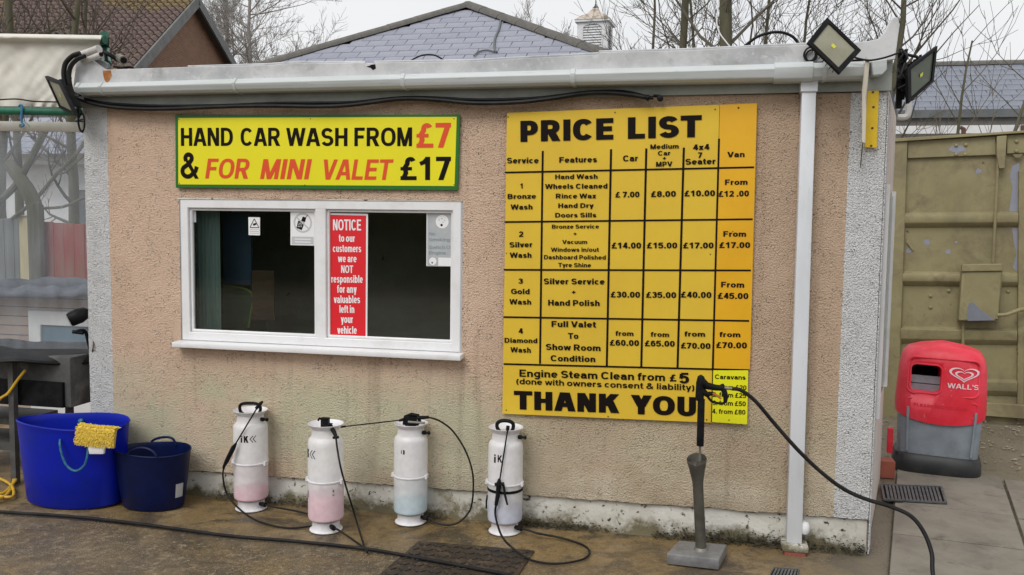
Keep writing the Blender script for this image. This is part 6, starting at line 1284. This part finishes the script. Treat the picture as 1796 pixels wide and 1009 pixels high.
# --- right building
rb0 = AT(1690, 113, 20); al = R(33); es2 = V((0, math.cos(al), math.sin(al))); nv2 = V((0, -math.sin(al), math.cos(al)))
rg = empty('slate_roofed_bungalow', V((rb0.x, rb0.y, 0)), 'low building with dark blue slate roof and white fascia, top right', 'building')
def onr(px, py): return plane_hit(px, py, rb0, nv2)
ev = onr(1690, 191); e2 = V((ev.x, ev.y, ev.z)); xa_, xb_ = AT(1540, 113, 20).x, rb0.x+7
mb = MB(); mb.prism([V((xa_, e2.y-.3, e2.z-.2)), V((xb_, e2.y-.3, e2.z-.2)), V((xb_, rb0.y, rb0.z)), V((xa_, rb0.y, rb0.z))], (0, .12, -.10)); mb.build('roof', M['under'], rg, smooth=0)
def ins2(q):
    px, py = proj(q); return 1575 < px < 1830 and py < 191 and q.z < rb0.z-.02
slate_roof(rg, V((rb0.x, rb0.y, rb0.z)), exv, es2, nv2, .26, .30, ins2, [M['slate_dark']])
ridge(rg, V((xa_, rb0.y, rb0.z+.02)), V((xb_, rb0.y, rb0.z+.02)), .5, .12)
yF = e2.y-.32
def hstrip(name, root, y0, py_t, py_b, m, x0, x1, th=.1, pxr=1690): 
    zt_, zb_ = P(pxr, py_t, y0).z, P(pxr, py_b, y0).z; mb = MB(); mb.box((x0, y0, zb_), (x1, y0+th, zt_)); return mb.build(name, M[m], root, smooth=0)
hstrip('eaves_gutter', rg, yF-.10, 192, 206, 'lead', xa_, xb_, .1); hstrip('grey_eaves_board', rg, yF-.02, 205, 220, 'hip', xa_, xb_, .05); hstrip('white_fascia', rg, yF-.16, 220, 234, 'white', xa_, xb_, .12)  # gutter, grey fascia board and white fascia
mb = MB(); mb.box((xa_, yF+.05, 0), (xb_, yF+3, P(1690, 212, yF+.05).z)); mb.build('wall', M['cream'], rg, smooth=0)
# --- left bungalow behind the plastic
lb0 = AT(74, 262, 15); yL = lb0.y
lg = empty('white_bungalow', V((lb0.x, yL, 0)), 'white walled bungalow with pale slate roof, blurred behind the plastic screen', 'building')
xa_, xb_ = AT(-200, 262, 15).x, AT(340, 262, 15).x-.5
mb = MB(); mb.prism([V((xa_, yL-.2, lb0.z+.05)), V((xb_, yL-.2, lb0.z+.05)), V((xb_, yL+2.2, lb0.z+1.25)), V((xa_, yL+2.2, lb0.z+1.25))], (0, .1, -.08)); mb.build('roof', M['under'], lg, smooth=0)
al = math.atan2(1.2, 2.4); es3 = V((0, math.cos(al), math.sin(al))); nv3 = V((0, -math.sin(al), math.cos(al)))
def ins3(q):
    px, py = proj(q); return -8 < px < 165 and 205 < py < 262
slate_roof(lg, V((lb0.x, yL+2.2, lb0.z+1.25)), exv, es3, nv3, .27, .36, ins3, [M['slate'], M['slate_b']])
hstrip('gutter', lg, yL-.32, 262, 268, 'lead', xa_, xb_, .1, 74); hstrip('fascia', lg, yL-.22, 268, 288, 'white', xa_, xb_, .06, 74)
wz = P(74, 286, yL+.1).z; mb = MB(); mb.box((xa_, yL+.1, 0), (xb_, yL+3, wz)); mb.build('wall', M['white'], lg, smooth=0)
x0, x1 = P(123, 350, yL).x, P(165, 350, yL).x; mb = MB(); mb.box((x0, yL+.04, P(130, 420, yL).z), (x1, yL+.09, P(130, 330, yL).z)); wn = mb.build('window', M['lead'], lg, smooth=0)
mb = MB(); bar4(mb, x0-.08, x1+.1, P(130, 425, yL).z, P(130, 330, yL).z+.06, .09, yL+.0, yL+.09); mb.build('window_frame', M['white'], wn, smooth=0)
# --- brown tiled house
YW = YAW; ca, sa = math.cos(YW), math.sin(YW); rr_ = V((ca, sa, 0)); ff = V((-sa, ca, 0))
Ah = AT(345, -3, 28)
def H3(s, drop): return Ah+ff*s-V((0, 0, drop))
bh = empty('brown_tiled_house', V((Ah.x, Ah.y, 0)), 'brick house with brown wavy tile roof and grey bargeboards, top left', 'house')
ef, db = 6.6, 6.6*math.tan(R(32.4)); eb, dbk = 6.0, 6.0*math.tan(R(21))
front = H3(-ef, db); rear = H3(eb, dbk); Lw = -rr_*16
mb = MB(); mb.add([Ah, front, front+Lw, Ah+Lw, rear, rear+Lw], [(0, 3, 2, 1), (0, 4, 5, 3)]); mb.build('roof', M['under'], bh, smooth=0)
gable = MB(); gy = [H3(-ef+.35, db-.15), H3(eb-.35, dbk-.15), V((H3(eb-.35, 0).x, H3(eb-.35, 0).y, 0)), V((H3(-ef+.35, 0).x, H3(-ef+.35, 0).y, 0))]
inn_ = -rr_*.25
gable.add([Ah+inn_-V((0, 0, .12)), gy[0]+inn_, gy[3]+inn_, gy[2]+inn_, gy[1]+inn_], [(0, 1, 2, 3, 4)])
gable.add([gy[0]+inn_, gy[3]+inn_, gy[3]+inn_+Lw, gy[0]+inn_+Lw], [(0, 3, 2, 1)])
gw = gable.build('brick_wall', M['brick'], bh, smooth=0)
uvl = gw.data.uv_layers.new(name='uv'); bo = ORI[bh.name]
for lp in gw.data.loops:
    q = gw.data.vertices[lp.vertex_index].co+bo; uvl.data[lp.index].uv = ((q-Ah).dot(ff)+(q-Ah).dot(rr_), q.z)
M['brick'].node_tree.nodes['Mapping'].inputs['Rotation'].default_value = (0, 0, 0)
for a, b, m in ((Ah, front, 'lead2'), (Ah, rear, 'lead')):
    t = (b-a).normalized(); mb = MB(); up_ = V((0, 0, 1)); n2 = (up_-t*t.z).normalized(); o0 = rr_*.02
    mb.prism([a+o0+n2*.07, b+o0+n2*.07, b+o0-n2*.24, a+o0-n2*.24], rr_*.06); mb.build('bargeboard', M[m], bh, smooth=0)
for px in (75, 128):  # small upper windows glimpsed under the awning
    pass
ts = -(front-Ah).normalized(); tn = rr_.cross(ts).normalized(); 
if tn.z < 0: tn = -tn
def tilemesh(m):
    mb = MB(); w, e = .235, .36; n = 9; vs = []
    for (yy, dz) in ((-e*.12, .03), (e*1.05, -.03)):
        for t_ in (0, -.035):
            for i in range(n+1):
                u_ = i/n; vs.append((u_*w, yy, .06+.050*math.sin(u_*2*math.pi)+dz+t_))
    k = n+1; fs = [(i, i+1, 2*k+i+1, 2*k+i) for i in range(n)]+[(i, k+i, k+i+1, i+1) for i in range(n)]; mb.add(vs, fs); return mesh_of(mb, 'roof_tile', m, 0, 60)
tms = [tilemesh(M['tile']) for _ in range(1)]; tl = tilemesh(M['tile_l']); tms.append(tms[0]); tms.append(tms[0])
xdir = rr_; Rm = Matrix((xdir, ts, xdir.cross(ts))).transposed().to_4x4(); eu = Rm.to_euler(); random.seed(6); far = MB(); cnt = 0
cand = []
for r in range(0, 22):
    for c in range(1, 62):
        p = Ah-ts*(.34*(r+1))-rr_*(.235*c); px, py = proj(p+ts*.17+rr_*.1)
        if px < -12 or py > 128: continue
        if px < 182 and py > 66: continue
        cand.append((py, px, r, c, p))
cand.sort(key=lambda k: -k[0])
for i, (py, px, r, c, p) in enumerate(cand):
    lich = noise.noise(V((px*.02, py*.05, 1)))*20+py < 16 and px > 175 or noise.noise(V((px*.09, py*.13, 4))) > .52
    me = tl if lich else tms[0]
    if i < 300: piece('roof_tile', me, bh, p, (eu.x, eu.y, eu.z+random.uniform(-.01, .01)))
    else:
        b = len(far.v); R4 = Matrix.Translation(p) @ Rm; far.v += [R4 @ v.co for v in me.vertices]; far.f += [tuple(b+k for k in pl.vertices) for pl in me.polygons]
if far.v: tag(far.build('roof_tiles', M['tile_l'], bh, smooth=60), kind='stuff')
for k in range(3):
    x_ = -2.2-k*3.2; c_ = H3(-ef+.3, db)-V((0, 0, 1.0))+rr_*x_; mb = MB(); mb.box((c_.x-.55, c_.y-.06, c_.z-.6), (c_.x+.55, c_.y+.02, c_.z+.5)); w_ = mb.build('window', M['lead'], bh, smooth=0)
# ================================================================== TREES
def tree(name, base, height, r0_, seed, label, mat_, lean=(0, 0), nb=22, spread=.55, twl=1.0, depthn=3, start=.12, upw=.35, sides=6, cat='tree', group=None, rtop=.25, minr=.004):
    rnd = random.Random(seed); root = empty(name, base, label, cat, group); tr_ = MB(); cr_ = MB()
    n = 12; pts = []; rs = []
    for i in range(n+1):
        t = i/n; pts.append(V(base)+V((lean[0]*t*height+noise.noise(V((t*2.5, seed, 0)))*.10*height*t*.5, lean[1]*t*height+noise.noise(V((t*2.5, seed, 9)))*.06*height*t, height*t))); rs.append(r0_*(1-t*(1-rtop)))
    tr_.tube(pts, rs, 9); tr_.build('trunk', M['bark'] if mat_ != 'paletwig' else M[mat_], root, smooth=60)
    def branch(p, d, ln, r, dp):
        k = 5 if dp > 1 else 4; q = [p]; dd = d.copy(); rr = [r]
        for i in range(k):
            dd = (dd+V((rnd.uniform(-.22, .22), rnd.uniform(-.22, .22), rnd.uniform(-.12, .2)+upw*.18))).normalized(); q.append(q[-1]+dd*ln/k); rr.append(max(r*(1-.75*(i+1)/k), minr*.6))
        cr_.tube(q, rr, 5 if r > .015 else 3, cap=False)
        if dp <= 0: return
        m_ = rnd.randint(4, 6) if dp > 1 else rnd.randint(3, 6)
        for j in range(m_):
            t = rnd.uniform(.2, 1); a = t*k; i = min(int(a), k-1); s = q[i].lerp(q[i+1], a-i); ax_ = (q[i+1]-q[i]).normalized(); o = ax_.orthogonal().normalized(); o = Matrix.Rotation(rnd.uniform(0, 6.28), 3, ax_) @ o
            branch(s, (ax_*rnd.uniform(.7, 1.1)+o*rnd.uniform(.45, .9)).normalized(), ln*rnd.uniform(.35, .6), max(rr[i]*.55, minr), dp-1)
    for b in range(nb):
        t = start+(1-start)*(b+rnd.random())/nb; a = t*n; i = min(int(a), n-1); s = pts[i].lerp(pts[i+1], a-i); an = rnd.uniform(0, 6.28)
        d = V((math.cos(an)*spread, math.sin(an)*spread, upw+rnd.uniform(0, .4))).normalized(); branch(s, d, height*twl*rnd.uniform(.16, .34)*(1.15-t*.5), min(r0_, .16)*.32*(1.1-t*.6), depthn)
    cr_.build('crown', M[mat_], root, smooth=60); return root
def gpt(px, Z): p = AT(px, 390, Z); return V((p.x, p.y, 0))
gT = 'bare trees behind the kiosk roof'
tree('bare_tree', gpt(1192, 11), 7, .052, 21, 'bare tree with thin mossy trunk, just right of the louvred turret', 'twig', (-.01, 0), 26, .75, .9, 2, .25, rtop=.8, group=gT)
tree('bare_tree', gpt(1266, 10), 8, .078, 5, 'thickest bare mossy trunk, behind the middle right of the parapet', 'twig', (0, 0), 24, .75, .8, 2, .25, rtop=.8, group=gT)
tree('bare_tree', gpt(1208, 12), 6, .04, 33, 'slender dark bare sapling close beside the mossy trunk near the turret', 'twig', (-.02, 0), 16, .6, .9, 2, .3, group=gT)
tree('bare_tree', gpt(1318, 12), 7, .04, 8, 'bare tree with thin green trunk left of the diamond floodlight', 'twig', (.03, 0), 22, .7, .9, 2, .25, group=gT)
tree('bare_tree', gpt(1150, 13), 6.2, .04, 13, 'thin bare sapling directly right of the white turret', 'twig', (-.02, 0), 24, .7, .9, 2, .3, group=gT)
tree('bare_tree', gpt(1376, 12), 6.5, .035, 44, 'thin bare sapling behind the left edge of the diamond floodlight', 'twig', (.06, 0), 24, .7, .9, 2, .3, group=gT)
tree('bare_tree', gpt(1548, 11), 7, .06, 17, 'bare trunk rising behind the curved roof upstand', 'twig', (0, 0), 30, .75, .9, 2, .3, group=gT)
gS = 'bare shrubs behind the container'
for i, (px, Z, h_, ln_, sd_) in enumerate(((1603, 9.2, 3.6, .35, 3), (1612, 9.0, 3.9, .62, 41), (1600, 9.4, 3.5, .15, 77), (1700, 9.4, 3.2, .45, 15))):
    tree('bare_shrub', gpt(px, Z), h_, .035, 100+sd_, ['bare shrub stem leaning right behind the container, nearly upright', 'bare shrub stem leaning furthest right across the slate roof', 'bare upright shrub stem directly beside the right hand floodlight', 'sparse bare shrub above the right part of the container'][i], 'twig', (ln_, 0), 13, .55, 1.25, 1, .25, upw=.55, group=gS)
tree('pale_tree', gpt(440, 36), 12.2, .16, 55, 'large pale misty bare tree between the brick gable and the slate roof', 'paletwig', (0, 0), 60, .85, 1.0, 3, .15, upw=.2, minr=.008)
tree('pale_tree', gpt(400, 40), 14.5, .18, 56, 'tall pale bare tree just right of the brick gable', 'paletwig', (0, 0), 50, .8, .9, 3, .2, upw=.25, minr=.008)
tree('pale_tree', gpt(920, 26), 7.2, .05, 60, 'small bare treetop peeping over the right hip of the slate roof', 'paletwig', (0, 0), 16, .3, .8, 2, .4, upw=.8, minr=.007)
tree('pale_tree', gpt(985, 26), 6.7, .05, 61, 'lower bare treetop just left of the louvred turret', 'paletwig', (0, 0), 12, .3, .8, 2, .4, upw=.8, minr=.007)
gL = 'bare trees in front of the brown roof'
for i, (px, Z, h_, r_, lx, sd_, lb_) in enumerate(((10, 11, 6.5, .085, 0, 31, 'bare tree at the far left edge in front of the brown roof'), (40, 12, 6.5, .07, -.02, 32, 'bare tree above the cream awning near the left edge'), (158, 12, 6.4, .05, .02, 34, 'slim bare tree in front of the brown roof above the awning end'), (118, 9.5, 4.6, .075, .05, 35, 'bare tree behind the plastic screen beside the white corner band'))):
    tree('bare_tree', gpt(px, Z), h_, r_, 200+sd_, lb_, 'twig', (lx, 0), 18, .7, .8, 2, .3, group=gL)
# leaning limbs behind the screen: a forked tree
ft = empty('forked_tree', gpt(64, 8.6), 'forked bare tree with a thick sawn limb behind the plastic screen', 'tree')
q = lambda x, y: AT(x, y, 8.6)
MB().tube(smooth_path([V((q(64, 390).x, q(64, 390).y, 0)), q(63, 392), q(60, 360), q(46, 330), q(28, 303), q(14, 286)], 4), [.075]*9+[.072]*4+[.065]*4+[.06]*4, 10).build('trunk', M['bark'], ft)
mb = MB(); mb.tube(smooth_path([q(-20, 370), q(0, 352), q(30, 322), q(56, 275), q(80, 228)], 4), .035, 8); mb.tube(smooth_path([q(20, 385), q(60, 352), q(100, 305), q(130, 275), q(150, 246)], 4), .018, 6); mb.tube(smooth_path([q(100, 305), q(118, 300), q(150, 268)], 4), .012, 6); mb.tube(smooth_path([q(60, 365), q(110, 363), q(150, 345)], 4), .014, 6); mb.build('limb', M['bark'], ft)
